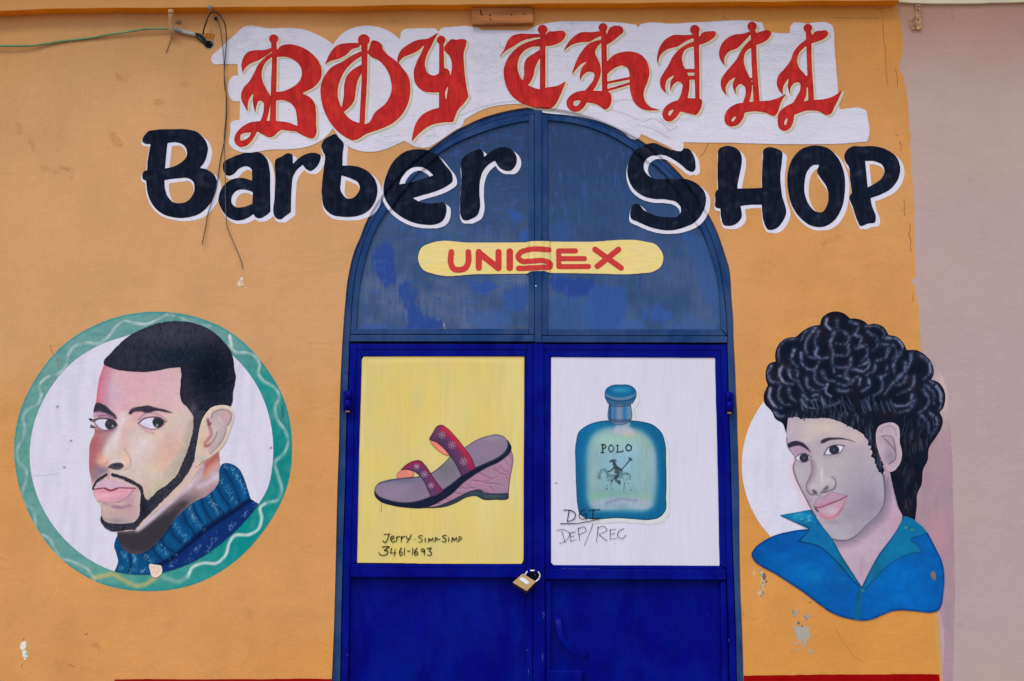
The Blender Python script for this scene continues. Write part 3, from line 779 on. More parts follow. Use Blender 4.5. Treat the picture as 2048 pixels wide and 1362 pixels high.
# ------------------------------------------------------------------ red blackletter sign on white ground
WHITE = (207, 204, 216)
sign = thing('painted_sign', 'red blackletter shop name on ragged white ground above the arch', 'painted sign')
ground = ('483,57 540,57 612,60.6 640,72 657,82 666,89* 684,68 709,55.5 737,51.7 765,56.8 785,67 800.5,79.7* 801,68 805.6,60.6 821,58 856,57 871.6,58 '
 '877,64.4* 883,57 897,54.8 942.7,53 957.6,55.4 963.5,60.6* 1002,61 1054,61.6* 1070,53 1096,46 1155,43 1202,43.5 1263,48.6 1272,50.5 1276,56.4* 1280.6,49.3 '
 '1289,47 1345,47.4 1412,44 1513,43.6 1524,46 1527,53.7 1528.6,62.7* 1558,66.5 1579.6,66.5* 1579.6,56 1583,49 1614,47 1657,47 1664,51 1667,60 1668,83 1673,146 '
 '1678.5,219* 1724.5,218 1732,222 1734,231 1737,275 1733.5,283 1724.5,284 1435,285.7 1367,285* 1367,296 1363,302 1354,302 1334,292 1314.7,283 1281.8,268* 1278,276 1272,278 '
 '1265,277 1249,265.5 1213.7,248 1166.7,233.8 1115,227 1094,225.5 1072.7,219.7 1049,208* 1014,209 978.7,215 948,228 929.4,239.6 927.5,241* 926,250 909.7,261 871.6,286.6 856.4,295 '
 '846,296* 832,294 809.4,282* 795.5,288 770,299 742,304 714,300.6 691,289 676,271 666,256.6* 656,270 638,284 612.7,294 582,298.5 551.7,298.8 468,298.8 461.6,294 461,261 462,246 466.7,242 '
 '479.4,240.4* 479.9,202.8* 465.4,202 461.6,197.7 461.6,157 465.4,152.8 476.8,151.5* 475.5,129* 447.6,128 427,127.4 423,122 446,91.6 478,62')
gpoly = curve('G', ground); GB = bbox([gpoly])
gm = fill(gpoly, GB)
gc_ = Canvas(GB, WHITE); gg = random.Random(11)
def scribble(x, y, L, ang, a, w=1.1, wob=5):
    q = []; 
    for i in range(7):
        q.append((x, y)); ang += gg.uniform(-.35, .35); x += math.cos(ang)*L/6; y += math.sin(ang)*L/6 + gg.uniform(-wob, wob)*.2
    q = spline(np.array(q), [False]*7, False); b_ = bbox([q], 3)
    m_ = stroke(q, w, b_, w*.5)*np.clip(1.5 - 1.2*vnoise(b_.h, b_.w, 5, 5, gg.randrange(9999)), 0, 1)
    X0, Y0, X1, Y1 = max(b_.x0, GB.x0), max(b_.y0, GB.y0), min(b_.x1, GB.x1), min(b_.y1, GB.y1)
    if X1 <= X0 or Y1 <= Y0: return
    full = np.zeros((GB.h, GB.w)); full[Y0-GB.y0:Y1-GB.y0, X0-GB.x0:X1-GB.x0] = m_[Y0-b_.y0:Y1-b_.y0, X0-b_.x0:X1-b_.x0]
    gc_.lay(full, (122, 116, 122), a)
for (x0, y0, x1, y1, n, L, an, a) in ((1180, 225, 1370, 300, 34, 34, .45, .5), (1000, 170, 1130, 235, 16, 30, -.1, .4), (930, 62, 1080, 190, 26, 30, .25, .42), (820, 232, 930, 292, 60, 26, -.45, .42),
        (445, 60, 500, 120, 20, 22, -.7, .4), (1300, 48, 1530, 120, 18, 22, .1, .38), (1560, 60, 1670, 200, 24, 24, .1, .32), (1440, 150, 1560, 240, 20, 26, -.3, .36), (1130, 60, 1290, 130, 12, 22, .1, .32), (690, 255, 800, 300, 16, 24, -.3, .36), (480, 240, 620, 298, 16, 24, .05, .28), (1560, 220, 1735, 280, 14, 16, .2, .26)):
    for _ in range(n): scribble(gg.uniform(x0, x1), gg.uniform(y0, y1), L*gg.uniform(.5, 1.6), an + gg.uniform(-.4, .4), a*gg.uniform(.25, .75), gg.uniform(.6, 1.3))
for s in ('0,985 150,925 300,885 420,865 490,857', '1230,925 1350,955 1500,1010 1560,1035 1640,1010 1720,1050 1790,1110 1850,1080', '1290,870 1400,850 1480,860', '340,360 345,395 400,415', '1700,1000 1760,1060 1840,1075', '1500,1060 1640,1100 1780,1180'):
    q = curve('Z3', s, False); b_ = stroke(q, 1.5, GB)*np.clip(1.4 - .9*vnoise(GB.h, GB.w, 6, 6, len(s)), 0, 1); gc_.lay(b_, (120, 112, 114), .5)
field_mesh('white_ground', gm, GB, 1.5, gc_, 4.2, M['white'], sign)
RED = (178, 38, 36)
LET = {}
LET['b'] = ('Z2', ['402,250* 445,250* 449,320 446,600 441,885* 393,885* 402,600 408,320',
  '412,295* 360,315 280,318 222,332 185,375 170,430 178,500* 200,458 240,425 300,400 360,365 412,326*',
  '413,334* 360,372 300,435 270,495 230,565 188,612 168,660 172,715 195,760 220,803* 220,750 236,695 264,655* 258,700 265,760 280,815* 288,760 312,716 338,725 346,780 336,830 312,890* 362,890* 380,830 393,760 399,690 360,615 331,540 335,465 365,410 413,368*',
  '445,322* 480,285 540,272 620,285 700,325 765,390 802,470 795,540 750,600 650,658* 710,690 745,735 757,800 758,900 756,985 740,1010 700,1006 600,960* 445,940*',
  '313,876* 230,890 160,935 118,995 118,1045 160,1080 210,1070 258,1022 295,958* 345,985 395,1006 422,996 460,960 510,938 570,945 640,978 700,1008 740,1010 756,985 757,880* 608,880* 610,914* 560,895 500,880 440,874',
  '386,682* 402,682* 402,702* 386,702*', '386,722* 402,722* 402,742* 386,742*'],
  ['450,372* 520,372 590,400 635,450 645,510 620,570 560,615 500,640 445,648*', '443,715* 500,712 550,730 590,775 605,840 611,915* 540,888 443,876*',
   '160,1015* 165,985 200,970 247,966* 230,1000 190,1025 165,1030'], (424, 230, 36))
LET['o'] = ('Z2', ['1112,260* 1163,260* 1160,500 1140,900* 1098,890* 1116,500',
  '1108,262* 1010,262 920,282 878,325 825,434* 870,405 940,385 1000,350 1040,312 1098,294*',
  '1112,325* 1040,360 960,410 880,452 825,520 795,600 795,690 820,790 870,890 930,960 1000,1010 1055,1028 1090,1018 1140,985 1250,945 1350,900 1430,830 1480,740 1500,640 1485,530 1430,450 1370,390 1310,345 1285,310 1272,272 1235,245 1200,243 1180,290 1168,345 1190,370 1240,392 1300,450 1342,540 1350,640 1310,730 1220,810 1165,893 1138,902* 1100,892* 1040,870 985,818 975,805* 1020,768 1060,708 1070,640 1085,560 1114,502* 1114,432* 1050,468 1000,520 980,580 975,680 958,772* 932,700 930,620 955,535 1000,460 1060,402 1114,366*'],
  [], (1133, 238, 46))
LET['y'] = ('Z2', ['1720,176* 1640,225 1550,240 1480,275 1425,320 1398,380 1400,428* 1440,378 1500,352 1560,322 1612,275* 1590,330 1550,410 1525,500 1545,590 1600,640 1670,652 1730,650* 1730,498* 1690,517 1640,500 1615,440 1625,370 1665,285',
  '1727,260* 1762,260* 1766,470* 1766,780* 1725,780*',
  '1768,292* 1790,260 1825,232 1860,236 1905,230 1940,240 1940,270 1922,330 1925,450 1935,560 1958,685* 1920,740 1875,790 1850,850 1835,883 1800,886 1740,890 1650,915 1580,965 1510,1040* 1520,970 1545,890 1590,830 1660,790 1725,770* 1725,480* 1765,458* 1795,468 1818,522* 1826,420 1810,370 1768,322*'],
  ['1774,640* 1797,603* 1790,660 1781,718* 1774,670'], (1742, 238, 34))
LET['c'] = ('Z3', ['683,270* 727,270* 728,745* 680,765*', '690,290* 600,290 500,290 440,310 405,350 375,425 320,502* 400,428 450,400 520,355 600,330 690,317*',
  '720,305* 760,270 800,268 885,270 900,290 890,325 840,370 780,390 720,397*',
  '690,328* 620,345 540,375 460,430 400,510 372,590 380,690 420,790 490,860 580,905 680,920 790,915 810,895 850,820 902,693* 830,730 728,748* 690,766* 620,745 545,700 505,640 490,570 510,480 560,425 620,400 690,399*',
  '700,310* 730,310* 730,400* 700,400*', '690,418* 640,450 560,510 545,560 545,640 530,700* 575,722 620,660 640,580 690,474*'], [], (703, 254, 41))
LET['h'] = ('Z3', ['1200,250* 1245,270* 1256,785* 1208,785*', '1203,265* 1120,275 1030,278 960,320 910,380 878,440* 950,385 1030,362 1110,355 1150,330 1203,306*',
  '1244,310* 1262,262 1275,240 1385,240 1392,270 1350,310 1290,360 1246,384*',
  '1206,338* 1100,370 1050,420 1010,480 975,560 948,642* 990,590 1035,545 1082,526* 1040,575 1022,630 1020,692* 1050,640 1100,612 1140,625 1135,680 1100,730 1060,778* 1130,778* 1165,720 1190,660 1200,600 1195,560 1170,500 1150,450 1170,400 1207,362*',
  '1060,772* 990,785 930,825 905,870 915,915 960,950 1010,950 1050,920 1080,874* 1160,890 1245,932 1268,915 1287,820 1280,795 1252,778*',
  '1248,530* 1300,475 1380,445 1470,442 1550,475 1600,550 1612,620 1595,700 1565,780 1570,850 1610,905 1708,938* 1600,942 1540,925 1480,870 1450,780 1442,680 1440,620 1425,580 1380,562 1320,580 1252,632*',
  '1250,697* 1446,655* 1446,679* 1250,717*', '1250,760* 1446,702* 1446,724* 1250,782*'], ['965,895* 965,870 990,858 1030,859* 1010,890 980,906'], (1217, 237, 38))
LET['i'] = ('Z4', ['385,200* 436,205* 441,795* 402,795* 392,400*', '394,222* 300,225 200,228 120,280 75,360 62,430 68,497* 90,410 150,355 250,325 310,285 394,248*',
  '434,250* 460,210 540,190 580,195 585,220 540,270 480,300 436,312*',
  '396,278* 320,310 250,360 200,420 165,490 120,560 90,620 95,690 145,748* 135,680 155,620 217,580* 180,650 180,732* 205,670 250,640 285,660 285,710 250,808* 330,802* 345,730 352,640 330,560 295,490 285,420 310,360 396,323*',
  '310,528* 400,525* 400,560* 330,560*', '330,588* 405,584* 407,622* 345,624*',
  '330,785* 445,790* 462,810 460,850 440,900 405,938 370,930 270,907* 230,960 180,995 130,980 108,930 130,870 190,825 255,802*'],
  ['160,930* 170,905 212,886* 195,920 170,943'], (398, 178, 43))
LET['l'] = ('Z4', ['893,170* 942,190* 950,450 976,818* 920,822* 905,500', '897,188* 840,210 740,225 660,275 620,345 620,430 665,503* 665,420 700,375 780,340 830,290 897,218*',
  '943,206* 1000,190 1055,183 1078,205 1060,250 1010,290 943,314*',
  '902,258* 840,320 800,380 770,440 720,500 670,560 630,630 635,700 686,771* 672,700 700,640 762,598* 735,660 770,773* 765,700 800,662 840,680 850,730 825,834* 880,829* 900,750 905,650 880,590 845,510 835,430 855,370 907,333*',
  '880,608* 920,604* 920,630* 884,630*', '890,646* 920,640* 920,668* 892,668*',
  '970,815* 1070,805 1140,785 1207,748* 1160,840 1135,915 1115,942 1020,915 930,905 845,914* 820,980 770,1030 720,1040 670,1010 662,960 690,890 750,845 832,824*'],
  ['722,990* 735,965 767,946* 755,975 735,996'], (908, 148, 42))
LET['l2'] = ('Z4', ['1385,185* 1425,190* 1440,210* 1438,400 1460,805* 1408,808* 1398,500', '1432,242* 1470,195 1520,187 1575,187 1585,210 1560,250 1500,280 1436,300*',
  '1397,260* 1330,310 1280,370 1250,450 1200,520 1140,590 1128,660 1150,720 1182,758* 1185,690 1237,603* 1225,680 1251,768* 1250,700 1290,650 1330,650 1335,710 1300,780 1268,834* 1370,812* 1390,760 1395,690 1400,620 1380,580 1330,520 1310,460 1325,390 1393,318*',
  '1370,590* 1412,587* 1412,625* 1380,625*', '1385,662* 1412,660* 1412,690* 1385,690*',
  '1455,802* 1550,795 1630,770 1714,712* 1675,800 1640,870 1610,925 1580,938 1500,905 1400,898 1285,934* 1270,1010 1240,1060 1195,1080 1150,1055 1135,990 1150,910 1200,865 1272,828*'],
  ['1195,1022* 1198,990 1224,960* 1218,1000 1205,1026'], (1404, 163, 39))
for key in ('b', 'o', 'y', 'c', 'h', 'i', 'l', 'l2'):
    view, outs, holes, ball = LET[key]
    ps = [curve(view, s) for s in outs] + [circ(view, *ball)]
    hs = [curve(view, s) for s in holes]
    B = bbox(ps, 9)
    m = union(ps, hs, B)
    c = Canvas(B, RED)
    c.lay(np.clip(vnoise(B.h, B.w, 18, 12, len(key)*7 + B.x0)*1.6 - 0.7, 0, 1), (204, 56, 40), .45)
    c.lay(np.clip(vnoise(B.h, B.w, 14, 5, B.x0 + 3)*1.6 - 0.8, 0, 1), (156, 32, 34), .55)
    edge = np.clip(dilate(1 - m, 1.1) - (1 - m), 0, 1); c.lay(blur(edge, 1), (128, 24, 30), .55)
    lt = field_mesh('letter', m, B, 1.25, c, 6.2, M['red'], sign)
    sh = shiftmax(m, 5.2, 4.2, 10)
    c2 = Canvas(B, (190, 186, 166))
    c2.lay(np.clip(vnoise(B.h, B.w, 6, 6, B.x0 + 9)*2 - 0.9, 0, 1), (176, 174, 152), .6)
    rim = np.clip(dilate(m, 1.8), 0, 1); c2.lay(rim, (226, 206, 160), .55)
    e2 = np.clip(dilate(1 - sh, 1.3) - (1 - sh), 0, 1)*(vnoise(B.h, B.w, 12, 12, B.x0 + 5) > 0.35); c2.lay(e2, (140, 138, 130), .6)
    field_mesh('letter_shade', sh, B, 1.25, c2, 5.2, M['art_fine'], lt)

# ------------------------------------------------------------------ black brush lettering with white drop edge
BLACK = (16, 22, 37)
w1 = thing('painted_word', 'black and white lettering spelling Barber left of and across the arch', 'lettering', 'black lettering over the door')
w2 = thing('painted_word', 'black and white lettering spelling Shop across the arch and right of it', 'lettering', 'black lettering over the door')
BLK = [(w1, 'Z6', '140,115 200,103 400,95 540,98 630,120 700,180 745,270 735,370 700,450 665,490* 740,510 810,560 840,640 825,740 760,870 660,960 540,998 400,998 280,960 190,880 130,750 118,660 113,620* 85,610 75,575 95,525 125,514* 130,420 145,330 160,247* 110,245 78,225 80,190 105,150',
        ['335,235* 430,230 500,260 530,310 525,380 480,430 400,475 308,497* 318,380', '303,615* 450,597 540,595 595,630 610,700 590,770 530,835 470,852 400,845 340,790 308,700']),
 (w1, 'Z6', '1100,345 1200,322 1280,335 1350,400 1378,500 1385,700 1388,940* 1330,985 1265,1008 1230,990 1215,963* 1140,1010 1050,1030 960,1000 890,920 855,820 870,740 930,650 1020,600 1120,597 1200,622* 1198,560 1190,500 1150,475 1080,490 1000,560 950,572 915,540 900,480 905,440 990,385',
        ['1207,738* 1120,712 1050,720 995,780 990,850 1030,890 1100,893 1202,860*']),
 (w1, 'Z6', '1440,410 1500,375 1575,340 1610,355 1617,400 1618,450* 1680,390 1750,350 1850,338 1900,362 1890,430 1840,500 1800,522 1750,500 1718,458* 1660,510 1620,580 1605,700 1598,942* 1540,985 1490,1018 1440,1000 1425,970 1428,800 1440,600 1432,440', []),
 (w1, 'Z7', '150,138 100,155 40,195 15,245 25,300 45,340 40,450 20,620 18,740 40,850 110,920 230,945 370,935 460,895 530,810 560,700 545,600 490,520 400,465 300,445 218,445* 222,330 225,215 190,180',
        ['210,540* 310,575 370,610 388,660 365,720 310,765 270,768 225,730 200,680 205,600']),
 (w1, 'Z7', '620,640 650,530 720,400 830,310 950,285 1070,300 1150,345 1220,430 1285,520 1290,590 1230,640 1120,690 1000,725 903,755* 960,785 1050,805 1150,800 1205,797 1225,815 1232,860 1225,920 1190,980 1120,1012 1030,1015 900,990 780,930 680,840 625,740',
        ['770,627* 800,550 860,480 940,455 1030,470 1107,531* 1000,565 880,605']),
 (w1, 'Z7', '1395,360 1430,330 1500,295 1560,275 1590,300 1600,352* 1650,310 1720,270 1820,258 1890,300 1920,370 1905,440 1860,485 1800,485 1745,450 1705,388* 1640,430 1590,490 1565,560 1555,700 1557,860 1530,925 1480,955 1435,972 1395,965 1372,930 1365,860 1370,700 1378,560', []),
 (w2, 'Z8', '240,90 300,115 380,140 420,128 470,130 500,170 515,225 510,275 495,286 465,278 420,240 370,205 310,175 250,170 195,185 165,225 165,260 185,295 230,325 300,332 380,330 450,335 530,370 580,430 585,500 560,570 520,620 440,660 350,680 250,670 130,625 75,595 73,550 92,505 115,498 170,545 250,580 340,590 395,585 415,560 415,520 390,490 320,470 230,465 150,440 90,390 55,310 58,220 100,140 160,105', []),
 (w2, 'Z8', '680,125 700,115 780,118 800,130 801,401* 969,396* 968,330 975,200 985,130 1010,118 1060,125 1105,150 1105,210 1095,300 1105,440 1132,575 1110,625 1060,675 1010,680 985,640 970,560 968,509* 850,515 823,520* 828,600 800,635 750,655 710,650 690,600 685,536* 655,530 650,480 655,420 669,404* 665,300 668,200', []),
 (w2, 'Z8', '1345,107 1420,125 1490,195 1530,300 1535,420 1510,540 1460,620 1390,660 1310,655 1230,600 1175,520 1145,400 1145,290 1175,200 1240,130',
        ['1360,238* 1345,285 1370,330 1410,390 1422,450 1410,520 1380,560 1340,558 1290,510 1262,440 1260,360 1280,280 1320,240']),
 (w2, 'Z8', '1550,135 1580,115 1650,112 1740,112 1820,135 1890,190 1912,260 1900,330 1850,400 1780,440 1710,465* 1720,520 1745,590 1740,630 1690,640 1640,655 1620,620 1590,530 1568,450 1583,430* 1570,340 1558,245 1540,220 1530,180',
        ['1672,212* 1740,215 1790,240 1805,280 1785,330 1740,365 1690,392* 1682,300'])]
for n, (par, view, o, hs) in enumerate(BLK):
    p = curve(view, o); h = [curve(view, s) for s in hs]; B = bbox([p], 14); m = union([p], h, B)
    c = Canvas(B, BLACK)
    c.lay(np.clip(vnoise(B.h, B.w, 22, 5, n + 300)*1.6 - 0.7, 0, 1), (34, 40, 54), .5)
    c.lay(np.clip(vnoise(B.h, B.w, 9, 14, n + 400)*1.8 - 1.0, 0, 1), (70, 72, 88), .35)
    lt = field_mesh('letter', m, B, 1.25, c, 3.2, M['black'], par)
    sh = shiftmax(m, 8.6, 6.6, 12)
    sh = np.maximum(sh, shiftmax(m, (-2.0, 2.5, 1.0, 0.0, -3.2, -0.5, -2.0, -1.0, 1.0, 0.5)[n], (4.5, 7.0, 6.5, 7.0, 6.8, 6.5, 7.2, 5.5, 7.2, 6.5)[n], 10))
    field_mesh('white_edge', sh, B, 1.25, WHITE, 1.2, M['art'], lt)

# ------------------------------------------------------------------ yellow pill sign on the transom
pill = thing('pill_sign', 'yellow pill shaped sign with red capitals across both upper lights', 'painted sign')
PB = Box(826, 470, 1340, 558)
pp = curve('G', '866,483.5 940,484 1056,483.5* 1062,482* 1095,481.8* 1180,482 1290,481.8 1312,488 1327,512 1322,532 1306,542 1280,545.5 1180,545.6 1097,544.5* 1090,541.5* 1062,542* 1056,546* 960,546.8 868,546.8 846,538 836,516 843,494')
pm = fill(pp, PB)
cp = Canvas(PB, (222, 200, 128))
cp.lay(np.clip(vnoise(PB.h, PB.w, 4, 40, 71)*1.6 - 0.5, 0, 1), (208, 194, 146), .6)
cp.lay(np.clip(vnoise(PB.h, PB.w, 20, 60, 72)*1.8 - 0.8, 0, 1), (230, 196, 104), .5)
for a, b in ((1056.5, 1059), (1068, 1070), (1083, 1085), (1094.5, 1096.5)):
    cp.lay(((np.arange(PB.w)[None, :] + PB.x0 >= a - .5) & (np.arange(PB.w)[None, :] + PB.x0 < b - .5))*np.ones((PB.h, 1)), (196, 172, 110), .7)
field_mesh('ground', pm, PB, 1.25, cp, 1.2, M['pill'], pill)
def cap(name, view, strokes, w, layer=3.4, col=(188, 56, 54), mat='pill', parent=None, B=None, cell=1.0, jit=0.0, soft=0.0):
    k = VIEW[view][2]; B = B or PB
    cs = [curve(view, s, False) for s in strokes]
    bb = bbox(cs, w/k + 4); m = np.zeros((bb.h, bb.w))
    for s in cs: m = np.maximum(m, stroke(s, w/k, bb, None, soft))
    c = Canvas(bb, col); c.lay(np.clip(vnoise(bb.h, bb.w, 10, 6, int(bb.x0))*1.6 - 0.6, 0, 1), tuple(min(255, v*1.12) for v in col), .4)
    return field_mesh(name, m, bb, cell, c, layer, M[mat], parent)
U = dict(parent=pill)
cap('letter', 'D2', ['1128,292* 1125,400 1150,448 1205,458 1260,440 1285,390 1287,292*'], 54, **U)
cap('letter', 'D2', ['1384,292* 1384,438*', '1388,300* 1562,440*', '1568,292* 1568,440*'], 58, **U)
cap('letter', 'D2', ['1673,288* 1673,438*'], 62, **U)
cap('letter', 'G', ['1098,499* 1056,499 1042,503 1036,513 1042,520 1060,522 1090,522 1101,527 1100,532 1085,534.5 1037,535.5*'], 10.6, **U)
cap('letter', 'D3', ['505,275* 352,275* 354,418* 625,417*', '365,346* 588,345*'], 46, **U)
cap('letter', 'D3', ['685,262* 922,430*', '898,262* 706,415*'], 52, **U)
# ------------------------------------------------------------------ left portrait: man with a short fade inside a teal ring
por = thing('portrait_mural', 'painted portrait of a man with short fade and chin beard in a teal ring', 'mural')
LB = Box(20, 612, 596, 1196)
ring_o = curve('P1', '680,53 860,75 1030,150 1180,300 1270,460 1303,640 1280,850 1180,1040 1040,1190 860,1290 640,1322 430,1285 260,1180 130,1010 60,830 42,650 70,500 150,340 270,200 430,105 560,65')
ring_i = curve('P1', '545,165 700,128 880,160 1040,258 1150,400 1208,570 1215,740 1190,860 1145,935 1000,1090 830,1200 680,1243 500,1232 330,1140 210,1010 140,870 113,720 130,570 200,410 310,280 430,205')
fo, fi = fill(ring_o, LB), fill(ring_i, LB)
def face_noise(c, seed, amp=0.03):
    c.streak(3, 3, amp, seed); c.streak(14, 10, amp*1.3, seed + 1); return c
# ring
c = Canvas(LB, (96, 146, 140))
for a in ((1080, 1080, 420, 330, (0, 128, 122), .95), (1260, 700, 130, 330, (0, 122, 116), .9), (1180, 420, 160, 160, (20, 132, 126), .8), (700, 1290, 260, 70, (34, 134, 124), .7),
          (330, 200, 260, 150, (104, 150, 146), .6), (90, 700, 90, 260, (84, 146, 134), .6), (500, 1230, 220, 60, (92, 150, 126), .5)):
    c.blob('P1', *a[:4], a[4], a[5])
c.lay(np.clip(vnoise(LB.h, LB.w, 18, 14, 91)*1.7 - 0.8, 0, 1), (132, 158, 148), .35)
c.lay(np.clip(vnoise(LB.h, LB.w, 7, 30, 92)*1.8 - 1.0, 0, 1), (60, 120, 120), .4)
c.lay(np.clip(dilate(1 - fo, 4) - (1 - fo), 0, 1), (30, 128, 132), .45)
waves = ['735,66 690,90 640,110 590,105 540,98 505,120 470,165 430,195 370,195 310,215 285,255 275,300 240,335 185,355 155,390 165,430',
         '165,430 150,470 100,500 80,535 90,580 80,630 55,680 60,730 95,770 95,820 78,880 90,925 130,955 135,1000 145,1050 200,1085 225,1130 250,1170 310,1190 380,1230 405,1272',
         '735,66 790,80 850,108 930,120', '1020,160 1018,200 1045,235 1090,240 1130,252 1155,290 1150,335 1170,365 1220,395 1245,440 1225,490 1240,550 1270,590 1285,640 1270,690 1225,740 1240,800 1255,870 1240,905 1180,925 1160,940 1165,990 1150,1040 1110,1065 1040,1072 1020,1100 1000,1160 960,1195 900,1195 850,1215 830,1255']
for i, s in enumerate(waves):
    k = (.62, .42, .35, .58)[i]
    c.st('P1', s.replace(' ', ' '), 26, (70, 108, 102), .35*k, 8)
    c.lay(stroke(curve('P1', s, False), 16/2.27, LB, None, 2)*np.clip(.35 + vnoise(LB.h, LB.w, 14, 14, 900 + i), 0, 1), (172, 188, 182), k)
    c.lay(stroke(curve('P1', s, False) + (1, -1), 6/2.27, LB, None, 1.2)*np.clip(vnoise(LB.h, LB.w, 9, 9, 910 + i)*2 - .6, 0, 1), (214, 218, 214), k)
c.st('P1', '1180,925 1160,940 1165,990 1150,1040 1110,1065 1040,1072 1020,1100 1000,1160 960,1195 900,1195 850,1215 830,1255', 12, (206, 214, 208), .6, 3)
c.st('P1', '830,1255 790,1278 740,1265 700,1250', 20, (120, 164, 146), .7, 5)
c.st('P1', '405,1260 450,1252 490,1245 540,1272 600,1298 655,1282 690,1255', 20, (196, 168, 104), .65, 6)
c.st('P1', '1020,165 1030,205', 12, (220, 224, 220), .6, 3)
c.st('P1', '1258,480 1262,530', 10, (40, 84, 80), .7, 4)
face_noise(c, 93, .05)
field_mesh('teal_ring', fo, LB, 1.5, c, 1.0, M['art_fine'], por)
# white disc
c = Canvas(LB, (206, 202, 215)); c.lay(np.clip(vnoise(LB.h, LB.w, 70, 12, 94)*1.6 - 0.6, 0, 1), (192, 188, 206), .6)
for x, y in ((238, 485), (1208, 672), (300, 640), (270, 760)): c.blob('P1', x, y, 5, 5, (60, 60, 60), .8)
c.st('P1', '120,800 240,790', 4, (160, 154, 166), .6, 2); c.st('P1', '260,620 290,660 280,700', 3, (170, 166, 178), .5, 2)
field_mesh('white_disc', fi, LB, 2, c, 2.0, M['art_fine'], por)

# face
face = curve('P2', '172,-227* 131,-108 114,-14 98,112 78,185 78,260 84,330 88,380 50,470 38,600 40,720 62,850 68,900 80,960 110,1010 145,1060 148,1150 165,1220 200,1260 300,1285 450,1275 520,1265 620,1190 760,1090 900,960 1000,850 1060,720 1180,580 1220,400 1240,150 1000,-100 900,-230*')
ff = fill(face, LB)
c = Canvas(LB, (199, 174, 164))
b = lambda *a: c.blob('P2', *a)
b(500, 30, 420, 200, (210, 164, 170), .95); b(520, -120, 420, 130, (206, 158, 172), .8); b(760, 60, 130, 180, (208, 172, 180), .6)
b(330, 60, 110, 100, (206, 160, 178), .6); b(250, 20, 60, 130, (196, 164, 186), .7)
c.st('P2', '180,-215 150,-100 130,0 130,130', 90, (196, 96, 124), .85, 50); c.st('P2', '215,-190 190,-60 185,60 200,160', 60, (180, 128, 154), .6, 40)
c.st('P2', '165,-225 128,-100 112,0 100,110', 26, (208, 92, 108), .7, 14)
b(300, 200, 70, 80, (208, 158, 174), .7); b(380, 150, 50, 40, (212, 150, 164), .5)
b(860, 250, 90, 90, (204, 186, 172), .8); b(900, 100, 50, 160, (204, 178, 184), .6)
b(560, 480, 170, 130, (212, 198, 198), .85); b(480, 620, 110, 120, (208, 192, 192), .7); b(520, 760, 130, 80, (200, 182, 170), .8)
b(780, 560, 140, 180, (204, 158, 138), .7); b(720, 640, 90, 110, (214, 168, 152), .6); b(890, 600, 36, 60, (206, 160, 134), .5); b(870, 360, 60, 110, (202, 178, 172), .7)
b(640, 415, 130, 36, (210, 192, 156), .4); b(760, 300, 50, 60, (212, 186, 160), .6); b(620, 720, 100, 60, (212, 196, 164), .6)
c.st('P2', '975,300 955,420 920,560 850,680 780,780', 74, (164, 156, 140), .8, 36); c.st('P2', '890,560 800,680 740,760', 40, (168, 166, 162), .55, 28)
c.st('P2', '780,790 680,880 580,950 560,990', 80, (178, 170, 142), .8, 40); b(640, 860, 70, 60, (194, 190, 160), .5)
b(420, 280, 40, 70, (216, 166, 156), .6)
# side plane of face left of the nose
c.st('P2', '120,400 80,500 70,620 75,720', 100, (164, 90, 94), .95, 46); c.st('P2', '55,520 50,640 60,760', 34, (166, 92, 98), .7, 18)
b(150, 420, 60, 50, (184, 120, 116), .7); c.st('P2', '255,370 205,450 150,530 125,600', 50, (134, 98, 118), .85, 26); b(90, 800, 40, 60, (170, 130, 140), .8)
c.lay(blur(fill(curve('P2', '86,388* 258,372 205,452 152,532 112,602 104,652 134,705 100,770 62,850 40,720 38,600 50,470'), LB), 2), (170, 98, 102), .62); b(95, 560, 40, 110, (158, 84, 92), .6); b(190, 440, 40, 40, (140, 100, 118), .6)
# nose
c.st('P2', '340,260 310,360 270,470 230,560', 90, (214, 204, 206), .85, 46); c.st('P2', '370,330 345,440 345,520', 46, (210, 164, 162), .75, 30)
b(240, 500, 70, 90, (208, 192, 186), .7); b(160, 640, 60, 50, (228, 174, 142), .8); b(140, 600, 30, 50, (206, 150, 134), .6); b(370, 620, 46, 70, (226, 182, 154), .85); b(280, 600, 60, 60, (206, 184, 172), .8)
c.st('P2', '205,655 170,690 185,720 215,735', 20, (216, 134, 110), .7, 12); c.st('P2', '360,540 395,590 415,640 405,700 350,728', 12, (166, 138, 130), .7, 8)
c.st('P2', '215,690 225,665 270,640 330,640 365,665', 14, (214, 206, 204), .6, 8)
c.poly('P2', '203,702* 235,675 290,662 338,668 354,688 335,714 280,726 235,714', (50, 48, 58)); c.st('P2', '190,735 250,742 330,730', 10, (196, 160, 160), .7, 6)
# moustache zone and mouth
b(130, 730, 70, 50, (124, 106, 126), .85); c.st('P2', '100,790 150,745 190,730', 40, (110, 96, 116), .7, 24); b(330, 760, 90, 40, (200, 188, 174), .7)
c.st('P2', '215,745 215,800', 22, (168, 142, 152), .8, 10)
c.poly('P2', '72,893* 105,842 165,812 215,825 262,815 350,848 460,893* 380,886 300,890 235,908 185,892', (200, 162, 180)); c.blob('P2', 290, 845, 90, 24, (204, 172, 180), .6); c.blob('P2', 130, 860, 50, 24, (200, 166, 188), .6)
c.poly('P2', '74,900* 180,898 235,914 300,894 460,895* 410,945 335,1003 240,1020 140,1010 92,962', (212, 154, 168), 1, 1)
c.blob('P2', 200, 922, 110, 14, (200, 96, 116), .4); c.blob('P2', 330, 918, 70, 12, (204, 112, 128), .35); c.blob('P2', 190, 965, 80, 22, (230, 170, 188), .7); c.blob('P2', 300, 990, 90, 20, (198, 128, 152), .5)
